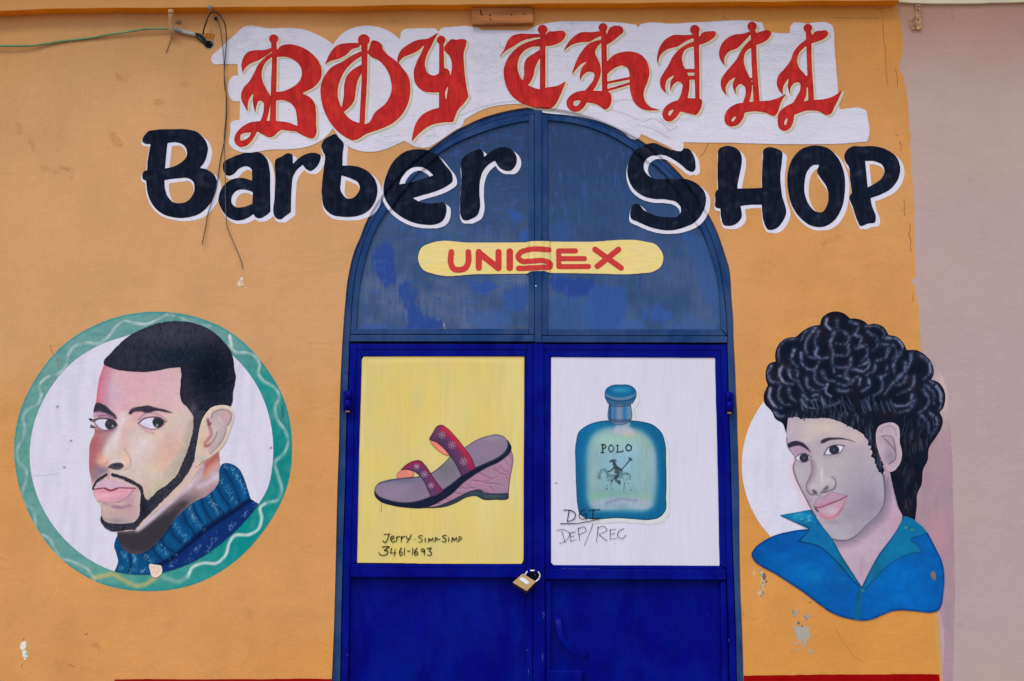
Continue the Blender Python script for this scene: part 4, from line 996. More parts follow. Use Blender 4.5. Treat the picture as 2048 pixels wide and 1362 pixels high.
c.st('P2', '72,903 120,897 180,892 233,911 300,891 380,890 462,894', 10, (110, 22, 48), .95, 3); c.st('P2', '180,894 233,912 290,895', 14, (90, 20, 44), .8, 4)
c.st('P2', '75,900 105,845 165,813', 6, (120, 80, 104), .5, 4); c.st('P2', '440,905 400,960 340,1005 300,1020', 9, (128, 78, 104), .8, 5); c.st('P2', '110,1005 170,1022 240,1024 300,1018', 9, (150, 96, 118), .7, 6)
c.st('P2', '470,900 440,960 380,1010', 40, (168, 128, 146), .5, 24)
# chin
b(300, 1100, 170, 90, (178, 148, 148), .85); b(250, 1080, 60, 30, (204, 164, 148), .6); c.st('P2', '260,1062 340,1066 410,1050', 22, (124, 96, 122), .85, 12); c.st('P2', '170,1030 250,1050 300,1058', 18, (150, 112, 132), .6, 10)
b(420, 1060, 60, 90, (174, 134, 146), .7); b(440, 1150, 50, 40, (182, 152, 158), .7); c.st('P2', '150,1060 152,1140 175,1190', 14, (130, 104, 116), .6, 8); b(280, 1190, 130, 30, (128, 118, 130), .7)
# eyes
c.st('P2', '86,235 180,226 260,262', 34, (158, 112, 146), .75, 18); c.st('P2', '120,240 190,232 265,258', 10, (112, 70, 92), .8, 4)
c.poly('P2', '86,300* 120,272 190,266 262,283 286,322* 245,350 190,362 130,342', (206, 204, 222), 1)
c.lay(fill(circ('P2', 234, 312, 52, 50), LB)*fill(curve('P2', '86,300* 120,268 190,262 262,280 292,322* 250,356 190,366 130,344'), LB), (44, 48, 54)); c.blob('P2', 252, 328, 9, 9, (190, 200, 210))
c.st('P2', '48,288 90,272 140,258 210,262 270,285 292,320', 13, (46, 34, 46), .95, 4); c.st('P2', '92,305 130,348 190,370 260,350 292,326', 9, (104, 66, 84), .9, 4); c.st('P2', '84,372 150,380 230,368 280,345', 26, (120, 84, 106), .55, 14)
c.st('P2', '470,205 520,225 470,260', 40, (206, 146, 160), .6, 26); c.st('P2', '486,270 550,212 640,214 700,240 745,285', 12, (142, 100, 126), .75, 6); c.st('P2', '520,235 620,224 710,255', 24, (194, 154, 166), .6, 14)
c.poly('P2', '484,302* 540,262 620,250 690,266 724,300* 680,338 610,350 540,334', (208, 206, 222)); c.blob('P2', 540, 325, 50, 18, (178, 168, 190), .6)
c.lay(fill(circ('P2', 665, 293, 52, 50), LB)*fill(curve('P2', '484,302* 540,258 620,246 692,262 728,300* 684,342 610,352 540,336'), LB), (40, 44, 50)); c.blob('P2', 655, 320, 9, 9, (200, 206, 214))
c.st('P2', '484,304 535,262 610,246 680,254 730,292', 11, (58, 36, 48), .95, 4); c.st('P2', '488,306 540,340 605,356 680,342 722,305', 8, (118, 68, 84), .9, 4); c.st('P2', '500,322 560,376 625,392', 16, (188, 128, 142), .7, 9)
# brows
c.poly('P2', '72,185* 82,140 104,118 165,132 235,188 284,240 290,272* 240,232 170,203 110,193 75,208*', (52, 48, 66)); c.st('P2', '100,200 180,205 240,232', 10, (92, 70, 92), .6, 6)
c.poly('P2', '393,214* 420,175 470,155 520,148 580,143 640,160 720,178 806,210* 740,203 680,190 630,192 570,207 500,194 450,198 412,220', (50, 42, 54))
c.lay(ff*np.clip(vnoise(LB.h, LB.w, 2, 2, 97) - .72, 0, 1)*2, (90, 80, 96), .12)
face_noise(c, 95, .025)
bm1 = np.maximum(fill(curve('P2', '72,185* 82,140 104,118 165,132 235,188 284,240 290,272* 240,232 170,203 110,193 75,208*'), LB), fill(curve('P2', '393,214* 420,175 470,155 520,148 580,143 640,160 720,178 806,210* 740,203 680,190 630,192 570,207 500,194 450,198 412,220'), LB))
c.lay(np.clip(blur(bm1, 2)*1.5 - .25 + (vnoise(LB.h, LB.w, 3, 1.6, 96) - .5)*.7, 0, 1)*(dilate(bm1, 2.5) > .3), (50, 45, 58), .7)
c.lay(np.clip(vnoise(LB.h, LB.w, 9, 2.2, 941)*1.8 - .9, 0, 1), (180, 146, 144), .14); c.lay(np.clip(vnoise(LB.h, LB.w, 3, 12, 942)*1.8 - .9, 0, 1), (214, 188, 182), .12)
field_mesh('face', ff, LB, 1.25, c, 3.0, M['art_fine'], por)
# neck
neck = curve('P3', '1082,10* 1090,200 1076,300 1030,365 960,415 860,475 770,540 640,690 560,800 480,880 385,945 300,950 220,910 170,840 155,745* 330,720 500,560 700,420 800,330 880,200 930,130*')
c = Canvas(LB, (172, 144, 148)); b3 = lambda *a: c.blob('P3', *a)
c.st('P3', '1060,60 1000,110 940,180', 60, (168, 74, 62), .85, 36); c.st('P3', '1070,120 1000,170 950,230', 36, (206, 136, 108), .7, 24); b3(1050, 260, 50, 100, (196, 176, 186), .7)
c.st('P3', '1080,230 980,300 900,330', 34, (204, 190, 202), .7, 22); c.st('P3', '1060,330 960,400 860,440', 60, (158, 122, 124), .7, 36); c.st('P3', '860,430 760,510 660,620', 90, (118, 100, 102), .85, 50)
c.st('P3', '760,480 640,620 540,740', 110, (78, 70, 76), .8, 60); c.st('P3', '200,800 320,840 480,780 600,640', 190, (58, 54, 60), .9, 70); c.st('P3', '180,860 260,925 380,930', 40, (74, 70, 76), .6, 24)
c.lay(blur(fill(curve('P3', '150,760* 330,735 480,650 640,560 760,470 800,470 720,560 640,690 560,800 480,885 385,950 300,960 200,930 140,860'), LB), 3), (50, 47, 53), .92); c.st('P3', '200,870 270,925 380,930', 26, (84, 80, 84), .5, 16); c.blob('P3', 700, 520, 90, 40, (74, 62, 66), .7)
c.st('P3', '930,150 900,230 850,300 700,420 560,540 430,650 340,722', 40, (186, 172, 182), .9, 16); c.st('P3', '880,260 800,340', 20, (214, 200, 206), .6, 12); c.st('P3', '640,470 470,620 360,712', 34, (196, 184, 196), .6, 14)
c.st('P3', '925,160 895,240 840,315', 7, (150, 120, 126), .6, 4)
face_noise(c, 98, .03)
field_mesh('neck', fill(neck, LB), LB, 1.5, c, 4.0, M['art_fine'], por)
# jumper
jump_s = '158,775* 185,855 230,915 300,945 390,935 480,872 560,792 640,682 770,540 860,470 960,420 1030,365 1075,300 1088,170 1108,130 1180,122 1260,168 1310,260 1340,350 1370,445* 1450,495* 1420,590 1320,710 1130,880 920,1010 720,1100 570,1140 400,1150 250,1140 130,1108* 165,1010 150,940 130,870 140,820'
jump = curve('P3', jump_s)
c = Canvas(LB, (8, 66, 110))
lower = fill(curve('P3', '1370,445* 1150,590 950,720 800,860 600,1000 480,1050 420,1160* 900,1250* 1550,600* 1450,480*'), LB)
c.lay(lower, (12, 44, 102)); c.blob('P3', 300, 1060, 180, 60, (16, 78, 112), .7)
ribs = ['1180,135 1240,240 1290,340 1320,440', '1095,250 1150,330 1200,420 1230,500', '1040,370 1080,470 1150,560', '960,420 990,520 1070,620', '870,480 910,570 950,660', '790,540 830,640 900,740', '690,640 730,730 820,810', '590,760 640,830 730,900', '500,860 540,920 620,980', '400,930 430,990 480,1030', '310,950 320,1000 330,1090', '230,920 240,1000 230,1100']
for i, s in enumerate(ribs):
    c.st('P3', s, 36, (16, 92, 146) if i % 2 == 0 else (10, 80, 126), .7, 20)
dark = ['1130,190 1190,280 1240,380 1270,470', '1060,330 1110,420 1170,500 1190,540', '1010,390 1040,480 1110,560 1130,590', '920,440 950,540 1010,640', '850,490 870,560 930,660 950,700', '760,560 780,650 850,740 860,770', '640,690 660,760 740,840', '560,800 590,870 680,930', '480,880 510,940 570,1000', '420,930 430,1000 450,1040', '270,940 280,1020 270,1110']
for s in dark: c.st('P3', s, 14, (8, 34, 70), .8, 7)
c.st('P3', '1370,450 1150,600 950,730 800,860 640,990 520,1050', 34, (4, 18, 52), .9, 16); c.st('P3', '1180,560 1000,690 860,800', 40, (5, 24, 62), .6, 22)
c.st('P3', '640,690 560,800 480,880 385,940', 26, (10, 26, 46), .6, 14); c.st('P3', '1110,130 1200,140 1270,200 1320,310 1350,420', 22, (12, 56, 100), .5, 12)
g = random.Random(5)
def stitches(s, n, w=22, l=18, a=.55):
    p = curve('P3', s, False)
    for _ in range(n):
        q = p[g.randrange(len(p))]; x = (q[0]-200)*4.541 + g.uniform(-w, w); y = (q[1]-900)*4.541 + g.uniform(-w, w)
        an = g.choice((0.4, 1.2, 2.0, 2.6)) + g.uniform(-.2, .2); dx, dy = l*math.cos(an)/2, l*math.sin(an)/2
        c.st('P3', f'{x-dx},{y-dy} {x+dx},{y+dy}', 5.5, (150, 178, 200), a*g.uniform(.6, 1), 2)
for s, n in (('1090,270 1150,340 1200,430 1230,490', 26), ('970,400 1030,500 1100,590', 46), ('810,520 850,620 930,720', 44), ('660,660 720,740 800,830', 26), ('520,840 570,910 640,970', 22),
             ('220,930 235,1000', 16), ('310,950 325,1020', 22), ('420,920 440,1000 490,1010', 16), ('1130,140 1220,190 1280,280 1330,400', 46), ('1070,740 1010,860 970,920', 20), ('1220,660 1180,720', 14), ('1330,570 1310,610', 8), ('1400,490 1430,510', 5),
             ('900,870 840,940', 14), ('710,960 640,1070', 12), ('830,980 780,1020', 5), ('200,1050 190,1100', 10), ('280,1090 290,1110', 8), ('420,1075 370,1110', 12)):
    stitches(s, n)
face_noise(c, 99, .06)
field_mesh('jumper', fill(jump, LB)*np.clip(fi + (np.arange(LB.h)[:, None] + LB.y0 < 1000), 0, 1), LB, 1.25, c, 5.0, M['art_fine'], por)
# ear
ear = curve('P2', '1105,205 1150,160 1220,140 1290,142 1340,175 1357,240 1332,330 1302,420 1262,500 1200,572 1120,632 1060,662 1005,700* 1000,600 1020,480 1040,360 1065,270')
c = Canvas(LB, (206, 184, 168))
c.blob('P2', 1080, 480, 40, 130, (204, 168, 142), .7); c.blob('P2', 1060, 620, 60, 40, (178, 166, 156), .7); c.blob('P2', 1220, 540, 50, 40, (206, 176, 152), .7)
c.poly('P2', '1150,235 1190,188 1262,176 1322,205 1330,262 1288,340 1262,430 1180,535 1120,570 1150,470 1140,380 1120,280', (176, 158, 158), .95, 1)
c.blob('P2', 1270, 240, 40, 50, (196, 152, 160), .7); c.blob('P2', 1180, 360, 50, 90, (196, 182, 180), .8); c.blob('P2', 1230, 420, 36, 60, (172, 164, 160), .6)
c.st('P2', '1115,270 1128,330 1148,395 1120,450 1092,490 1095,512 1130,495', 24, (160, 92, 102), .8, 12); c.st('P2', '1118,275 1130,320 1145,300', 12, (92, 40, 58), .8, 5); c.st('P2', '1092,500 1110,512 1150,480 1190,420 1200,380', 9, (120, 74, 84), .7, 5)
c.st('P2', '1150,250 1160,215 1195,190 1265,178 1325,208 1328,262 1290,330', 9, (108, 88, 104), .8, 5); c.st('P2', '1275,320 1282,370 1255,440 1200,520 1140,580', 11, (122, 116, 124), .8, 7); c.st('P2', '1290,335 1250,300 1210,240', 10, (214, 204, 206), .5, 7)
c.st('P2', '1110,205 1155,165 1225,146 1290,150 1335,185', 16, (218, 196, 176), .8, 8); c.st('P2', '1060,655 1130,620 1205,565', 8, (140, 96, 84), .7, 5)
face_noise(c, 103, .02)
field_mesh('ear', fill(ear, LB), LB, 1.25, c, 6.5, M['art_fine'], por)
# hair, sideburn and beard
hair = curve('P8', '122,640 130,605 180,560 260,470 350,380 460,290 560,230 700,170 850,115 1000,90 1180,85 1350,110 1500,165 1640,250 1760,370 1850,490 1885,600 1897,720 1917,830 1907,950 1882,1050 1880,1140 1857,1245* 1700,1225 1580,1290 1500,1400 1440,1480* 1345,1390 1310,1330 1250,1250 1180,1180 1160,1100 1165,950 1178,800 1165,712* 1000,725 860,755 680,775 480,770 330,750 200,712 122,678*')
c = Canvas(LB, (36, 38, 52))
c.blob('P8', 1050, 250, 700, 220, (58, 57, 70), .9); c.blob('P8', 1500, 300, 250, 170, (54, 52, 66), .7); c.blob('P8', 1600, 800, 330, 420, (8, 14, 26), .95); c.blob('P8', 1150, 560, 340, 110, (16, 32, 44), .8)
c.blob('P8', 500, 560, 260, 140, (46, 48, 62), .7); c.blob('P8', 1250, 1050, 90, 220, (46, 38, 48), .7); c.blob('P8', 1340, 1290, 60, 110, (84, 78, 86), .8)
c.lay(np.clip(vnoise(LB.h, LB.w, 3, 2, 104)*1.7 - .9, 0, 1), (70, 70, 86), .4); c.lay(np.clip(vnoise(LB.h, LB.w, 7, 2, 105)*1.7 - .9, 0, 1), (10, 12, 20), .5)
hm = fill(hair, LB); soft = blur(hm, 1)
field_mesh('hair', np.clip(soft + (vnoise(LB.h, LB.w, 1.6, 1.6, 106) - .5)*.35, 0, 1)*(dilate(hm, 1.2) > .3), LB, 1.25, c, 5.5, M['art_fine'], por)
beard = [curve('P2', '990,180* 985,280 983,350 963,450 928,560 880,680 828,780 758,850 668,910 572,1002* 552,985 532,930 522,880 480,848 420,812 330,776 240,752* 238,778* 330,808 420,850 485,888 506,935 502,1000 500,1080 488,1155 455,1192 400,1208 300,1214 210,1203 165,1178 147,1130* 140,1180 160,1220 185,1252 240,1282 340,1280 400,1268 455,1270* 500,1212 600,1112 700,1012 800,912 870,842 940,742 990,642 1012,560 1032,460 1048,340 1062,260 1100,190*'),
         curve('P2', '60,905* 80,856 110,815 150,782 205,748* 205,775* 160,805 105,845 72,912*')]
bm_ = union(beard, [], LB)
c = Canvas(LB, (46, 46, 58)); c.lay(np.clip(vnoise(LB.h, LB.w, 2.2, 1.6, 107)*1.7 - .9, 0, 1), (104, 104, 118), .45); c.lay(np.clip(vnoise(LB.h, LB.w, 5, 2, 108)*1.8 - .9, 0, 1), (18, 18, 28), .6)
c.blob('P2', 1010, 300, 40, 130, (50, 50, 64), .6); c.blob('P2', 530, 1080, 40, 90, (20, 20, 32), .7)
field_mesh('beard', np.clip(blur(bm_, 1) + (vnoise(LB.h, LB.w, 1.5, 1.5, 109) - .5)*.5, 0, 1)*(dilate(bm_, 1.5) > .3), LB, 1.0, c, 5.8, M['art_fine'], por)
for s in ('40,262 70,268 95,280', '45,270 70,285 92,292', '55,318 75,330 100,345', '50,335 80,345'):
    lp = curve('P2', s, False); B2 = bbox([lp], 5); field_mesh('eyelash', stroke(lp, 2.6, B2, 1.6), B2, 1.0, (40, 34, 44), 3.8, M['art_fine'], por)
chip_p = jag(np.vstack([curve('P3', '450,1035 500,1042 555,1050 565,1110 510,1160 480,1152 455,1092', n=3)]), .6, 12, 3)
CB = bbox([chip_p]); c = Canvas(CB, (218, 198, 182)); c.lay(np.clip(vnoise(CB.h, CB.w, 3, 3, 110)*2 - .9, 0, 1), (190, 150, 110), .7)
field_mesh('paint_chip', fill(chip_p, CB), CB, 1.0, c, 6.5, M['art_fine'], por)

# ------------------------------------------------------------------ right portrait: curly hair, blue shirt
po2 = thing('portrait_mural', 'painted portrait of a figure with piled black curls and blue open collar shirt', 'mural')
RB = Box(1474, 612, 1914, 1248)
disc = circ('G', 1692, 930, 208.5, 207, 90)
c = Canvas(RB, (204, 201, 215)); c.lay(np.clip(vnoise(RB.h, RB.w, 60, 14, 120)*1.6 - .6, 0, 1), (190, 188, 208), .6)
c.st('R5', '215,520 235,680 290,830 340,920', 60, (206, 176, 186), .7, 40); c.blob('R4', 700, 300, 260, 200, (196, 172, 172), .9)
dm = fill(disc, RB)*(np.arange(RB.w)[None, :] + RB.x0 < 1700)
field_mesh('white_disc', dm, RB, 2, c, 1.0, M['art_fine'], po2)
# older pink paint showing to the right of the head
pink = jag(curve('G', '1858,715* 1875,735 1890,765 1897,820 1901,860 1905,930 1906,1000 1908,1080 1910,1180 1908,1260 1906,1362* 1886,1362* 1880,1225 1850,1180* 1780,900*', n=4), .7, 22, 5)
KB = bbox([pink]); c = Canvas(KB, (160, 132, 140)); c.lay(np.clip(vnoise(KB.h, KB.w, 40, 12, 121)*1.6 - .6, 0, 1), (148, 122, 134), .7); c.blob('G', 1885, 780, 30, 70, (190, 168, 168), .9); c.blob('G', 1875, 1075, 22, 40, (176, 130, 138), .7)
field_mesh('old_pink_paint', fill(pink, KB), KB, 1.5, c, .6, M['art_fine'], nwall)
ylw = curve('G', '1826,668* 1838,664 1841,690 1846,735* 1832,735*'); YB = bbox([ylw]); field_mesh('yellow_smear', blur(fill(ylw, YB), 1), YB, 1.5, (192, 142, 80), .7, M['art_fine'], wall)
ylw = curve('G', '1866,1218* 1876,1222* 1885,1346* 1876,1346*'); YB = bbox([ylw]); field_mesh('yellow_smear', fill(ylw, YB), YB, 1.5, (188, 142, 84), .8, M['art_fine'], wall)

# hair
hair2 = [curve('R6', '300,1245* 265,1150 200,1110 165,1040 150,1020* 95,960 85,880 115,800 125,782* 105,720 105,640 140,570 200,550* 195,480 220,400 290,330 400,308* 470,250 560,205 632,193* 650,130 720,75 790,62 870,85 925,132* 1000,135 1070,165 1098,192* 1170,182 1250,215 1300,292* 1380,310 1450,380 1475,438* 1570,440 1670,500 1725,580 1738,670 1715,725* 1780,750 1840,830 1850,920 1830,1000 1795,1045* 1825,1110 1815,1190 1770,1270 1700,1362 1200,1400* 600,1300*'),
         curve('R4', '816,575 798,620 795,660 776,700 770,760 752,800 750,850 745,890 742,912* 690,905 660,860 640,760 600,640 540,560* 640,500*')]
c = Canvas(RB, (15, 19, 34)); hw2 = union(hair2, [], RB)
c.lay(np.clip(vnoise(RB.h, RB.w, 22, 22, 122)*1.7 - .8, 0, 1), (34, 26, 32), .7); c.lay(np.clip(vnoise(RB.h, RB.w, 30, 12, 123)*1.7 - .8, 0, 1), (12, 30, 46), .6)
arcs = ['700,130 685,185 740,240', '800,150 800,230 862,262', '930,160 1000,200 985,270 935,300', '1085,205 1200,208 1262,290 1240,325', '1100,262 1180,325 1192,400 1148,442', '1280,320 1380,328 1440,400 1418,472', '1240,382 1340,390 1382,460 1338,530',
 '600,210 500,250 448,345', '590,230 508,330 490,430 540,508 625,520', '620,260 582,340 602,425', '600,420 588,480 640,518 712,510', '390,318 295,335 232,420 232,545', '380,440 358,530 412,602', '448,470 460,570 530,632 602,602 622,540',
 '772,260 735,360 760,480 748,560 772,655', '880,270 912,340 888,372 830,382 788,370', '912,395 900,478 840,490 778,490', '932,515 920,590 850,610 788,602', '905,625 860,690 798,690', '980,290 1032,322 1018,382', '988,420 1080,400 1092,480 1038,542',
 '958,622 1060,640 1110,580 1102,528', '1182,555 1150,640 1078,682', '1282,595 1270,680 1198,702', '1350,560 1352,662', '1462,560 1450,650 1378,702', '1522,455 1510,560 1468,642', '1600,480 1690,560 1702,660 1640,722', '1652,480 1722,602 1728,690',
 '1472,698 1440,760 1368,782', '1552,700 1530,800 1440,850 1388,872', '1222,700 1242,780 1210,850 1150,882', '1112,720 1100,800 1038,842', '1022,720 1012,782', '932,765 860,780 798,760', '798,820 872,840 940,820', '658,648 690,720 772,742',
 '578,638 590,740 660,780 712,770', '498,700 520,800 600,832 682,808', '408,640 430,770 482,852', '262,600 238,680 280,752 372,772', '152,590 128,660 160,742 232,756', '328,610 340,690 382,742', '150,810 138,900 200,990 252,1002', '242,790 228,880 280,960 342,972',
 '328,820 350,900 402,942', '468,880 520,930 602,920', '638,900 680,970 770,972 822,940', '448,930 500,990 602,1012', '1712,742 1800,830 1812,950 1790,1032', '1660,780 1740,860 1742,962', '1640,832 1692,920 1650,1010 1588,1050', '1532,880 1500,960 1400,982 1318,960',
 '1552,920 1500,1022 1398,1042', '1700,1050 1770,1120 1762,1200 1718,1262', '1620,1070 1682,1152 1690,1240', '190,1040 230,1080 292,1082', '1300,430 1260,520 1190,540', '1400,480 1340,600', '1090,560 1010,600', '1420,690 1340,760 1260,870', '560,880 620,870', '880,700 940,740 1000,690']
tex = vnoise(RB.h, RB.w, 1.7, 1.7, 124)*.6 + vnoise(RB.h, RB.w, 4, 4, 125)*.4
for i, s in enumerate(arcs):
    k = g.uniform(.55, .95)
    m = stroke(curve('R6', s, False), 62/4.865, RB, 34/4.865, 14/4.865); c.lay(m*np.clip(tex*1.4 - .05, 0, 1), (50, 58, 82), .85*k)
    m = stroke(curve('R6', s, False), 24/4.865, RB, 8/4.865, 11/4.865); c.lay(m*np.clip(tex*2.0 - .32, 0, 1), (140, 146, 174), .85*k)
for s in ('705,770 690,850 740,888', '700,140 692,190 730,235', '150,810 140,900 190,980', '240,620 240,680 275,745', '1390,330 1440,400', '1760,790 1800,850 1805,930', '1700,560 1705,650'):
    c.st('R6', s, 20, (140, 146, 174), .7, 10)
for i in range(70):      # short combed strands above the brow and down the back
    x = g.uniform(420, 1330); y = 880 + g.uniform(0, 80); L = g.uniform(70, 150)
    c.st('R6', f'{x},{y} {x+g.uniform(0,26)},{y+L*.5} {x+g.uniform(20,60)},{y+L}', g.uniform(4, 10), g.choice(((96, 108, 136), (60, 72, 98), (110, 118, 146), (8, 12, 22))), g.uniform(.35, .8), 4)
for i in range(90):
    y = g.uniform(1050, 1360); x = 1430 + (y - 1050)*.1 + g.uniform(0, 330 - (y-1050)*.3)
    c.st('R6', f'{x},{y} {x+g.uniform(-14,14)},{y+40} {x+g.uniform(-20,20)},{y+90}', g.uniform(5, 11), g.choice(((70, 82, 108), (44, 54, 76), (6, 10, 20), (46, 34, 40))), g.uniform(.3, .7), 5)
for i in range(60):
    y = g.uniform(580, 880); x = 672 + (y - 580)*.12 + g.uniform(0, 84 - (y-580)*.12)
    c.st('R4', f'{x},{y} {x+g.uniform(-4,6)},{y+16} {x+g.uniform(-6,8)},{y+34}', g.uniform(2, 4), g.choice(((66, 72, 94), (44, 48, 66), (8, 10, 18), (60, 46, 48))), g.uniform(.3, .7), 2)
c.lay(np.clip(dilate(1 - hw2, 2.5) - (1 - hw2), 0, 1), (8, 12, 26), .75)
field_mesh('hair', hw2, RB, 1.25, c, 2.0, M['art_fine'], po2)
# neck
nk = curve('R5', '990,480* 1088,608* 1110,720 1140,840 1165,930 1202,1005* 1180,1120 1090,1270 950,1460 835,1660* 700,1460 540,1190* 760,1120 930,960 980,820')
c = Canvas(RB, (178, 156, 170)); c.blob('R5', 1060, 760, 50, 150, (150, 132, 148), .8); c.blob('R5', 1120, 1050, 90, 120, (176, 140, 160), .7); c.blob('R5', 800, 1300, 130, 90, (186, 160, 172), .7); c.blob('R5', 830, 1480, 110, 150, (176, 148, 164), .6)
c.st('R5', '1040,700 1040,850 1000,1000 880,1110 740,1220 600,1240', 80, (112, 100, 118), .75, 46); c.st('R5', '1105,640 1125,780 1165,930', 16, (120, 100, 116), .6, 9); c.st('R5', '840,1400 825,1540', 30, (158, 134, 150), .5, 20); c.blob('R5', 1060, 590, 22, 40, (176, 128, 136), .7)
face_noise(c, 130, .025)
field_mesh('neck', fill(nk, RB), RB, 1.5, c, 3.0, M['art_fine'], po2)
# face
fc = curve('R5', '165,98* 150,240 145,310 163,390 213,460 224,482 204,560 224,650 264,740 310,830 368,940 410,1012 450,1082 510,1162 560,1216 620,1232 700,1230 780,1190 870,1100 980,1000 1030,920 1046,820 1041,700 1030,590 985,540 950,470 915,380 880,300 800,236 700,184 600,140 500,118 380,124 280,114')
fm2 = fill(fc, RB)
c = Canvas(RB, (168, 157, 166)); b = lambda *a: c.blob('R5', *a)
b(480, 210, 260, 90, (196, 180, 168), .85); b(720, 290, 110, 70, (190, 172, 168), .7); b(200, 250, 50, 110, (178, 162, 178), .7); b(330, 300, 80, 70, (190, 176, 172), .7)
b(600, 540, 150, 90, (174, 168, 166), .8); b(800, 560, 130, 120, (166, 158, 162), .7); b(860, 780, 170, 220, (150, 140, 154), .85); b(900, 900, 110, 110, (134, 124, 140), .7); b(720, 720, 60, 90, (160, 150, 160), .6); b(270, 640, 50, 90, (174, 168, 168), .8)
b(440, 560, 40, 130, (178, 170, 170), .8); b(600, 1130, 150, 60, (164, 162, 168), .8); b(760, 1000, 150, 130, (142, 136, 148), .8); b(820, 300, 60, 50, (196, 172, 162), .6); b(930, 420, 40, 60, (188, 180, 176), .6)
b(250, 400, 90, 44, (166, 134, 160), .8); b(330, 880, 60, 70, (150, 136, 150), .8); b(350, 760, 40, 60, (150, 140, 150), .7); b(700, 840, 40, 60, (158, 140, 156), .6)
c.st('R5', '225,490 208,570 230,650 268,740 312,830 370,940 415,1015', 14, (90, 74, 88), .85, 6); c.st('R5', '390,1000 450,1085 515,1168 570,1220', 12, (176, 128, 140), .6, 7)
c.st('R5', '150,300 165,390 215,460', 8, (92, 76, 90), .7, 4)
c.st('R5', '1032,640 1044,740 1046,830 1030,920 980,1002 870,1104 780,1192 700,1231 620,1233 560,1218', 17, (64, 60, 74), .9, 6); c.st('R5', '1010,900 960,990 860,1080 760,1160', 60, (140, 132, 146), .5, 40)
# nose
c.st('R5', '375,500 380,600 352,680 332,720 340,780 380,815 400,812', 11, (92, 76, 84), .85, 5); c.st('R5', '388,520 395,620 365,700', 40, (140, 120, 134), .75, 20); c.st('R5', '560,650 590,680 597,720 580,760 545,775 500,792 460,795', 11, (80, 66, 74), .9, 5)
b(490, 690, 80, 60, (186, 182, 178), .85); b(555, 700, 30, 40, (176, 172, 172), .7); b(390, 740, 40, 40, (188, 184, 180), .8); b(470, 620, 14, 60, (208, 206, 200), .6); b(420, 690, 30, 40, (168, 160, 162), .6)
c.poly('R5', '378,770* 400,768 430,800 435,812* 400,810', (84, 74, 84), .95, 1); c.poly('R5', '468,795* 490,755 520,732 533,740 525,762 495,785', (98, 88, 98), .95, 1); c.st('R5', '420,815 440,825 470,800', 8, (110, 98, 106), .7, 4)
# mouth
c.poly('R5', '398,925* 415,870 450,845 500,830 560,795 620,810 695,828* 640,860 560,890 500,915 440,935', (172, 138, 158)); c.poly('R5', '430,940* 500,918 565,892 640,862 697,832* 680,880 640,960 590,1010 530,1030 470,1005 440,975', (180, 142, 158), 1, 1)
c.blob('R5', 560, 960, 70, 36, (190, 176, 184), .8); c.st('R5', '450,985 490,1018 545,1027 600,1003 645,950', 20, (196, 96, 116), .75, 10); c.st('R5', '400,922 440,932 500,914 565,888 640,858 698,828', 9, (104, 40, 66), .95, 3); c.st('R5', '420,925 500,905 560,880', 14, (182, 96, 128), .6, 8)
c.st('R5', '398,920 416,868 450,842 500,828 560,792 620,806 692,824', 5, (108, 84, 100), .7, 3); c.st('R5', '412,938 432,965', 16, (60, 40, 50), .9, 5); c.st('R5', '690,850 660,930 610,1000', 14, (140, 104, 118), .6, 8); c.st('R5', '640,900 690,850', 16, (200, 130, 140), .5, 9)
b(570, 1060, 80, 20, (140, 134, 144), .7)
# eyes
c.st('R5', '230,430 290,400 360,440', 44, (168, 132, 158), .55, 26)
c.poly('R5', '228,482* 265,452 310,440 365,470* 345,505 300,520 260,508', (206, 204, 220)); c.lay(fill(circ('R5', 308, 482, 42, 38), RB), (40, 42, 54)); c.blob('R5', 306, 482, 14, 14, (84, 88, 104), .8)
c.st('R5', '225,480 262,452 310,440 370,472', 8, (58, 44, 56), .95, 3); c.st('R5', '230,486 262,510 300,522 346,506 365,480', 6, (96, 72, 84), .9, 3)
c.poly('R5', '492,450* 530,390 590,368 672,372* 640,425 580,445', (208, 206, 220)); c.lay(fill(circ('R5', 582, 408, 46, 42), RB)*fill(curve('R5', '492,450* 530,386 590,362 674,370* 642,430 580,449'), RB), (38, 40, 52)); c.blob('R5', 580, 408, 15, 15, (86, 90, 106), .8)
c.st('R5', '490,450 528,388 590,365 674,371', 9, (50, 38, 48), .95, 3); c.st('R5', '492,453 580,448 640,427 672,376', 7, (70, 52, 62), .95, 3); c.st('R5', '500,470 590,470 650,440', 18, (150, 136, 150), .5, 10)
c.poly('R5', '150,362* 190,335 240,326 300,345 350,395 372,436* 320,395 270,372 220,374 170,392*', (46, 42, 58)); c.poly('R5', '460,352* 462,325 500,303 580,296 680,304 740,322 780,342* 700,318 600,314 530,325 490,345', (52, 46, 60))
face_noise(c, 131, .022)
field_mesh('face', fm2, RB, 1.25, c, 4.0, M['art_fine'], po2)
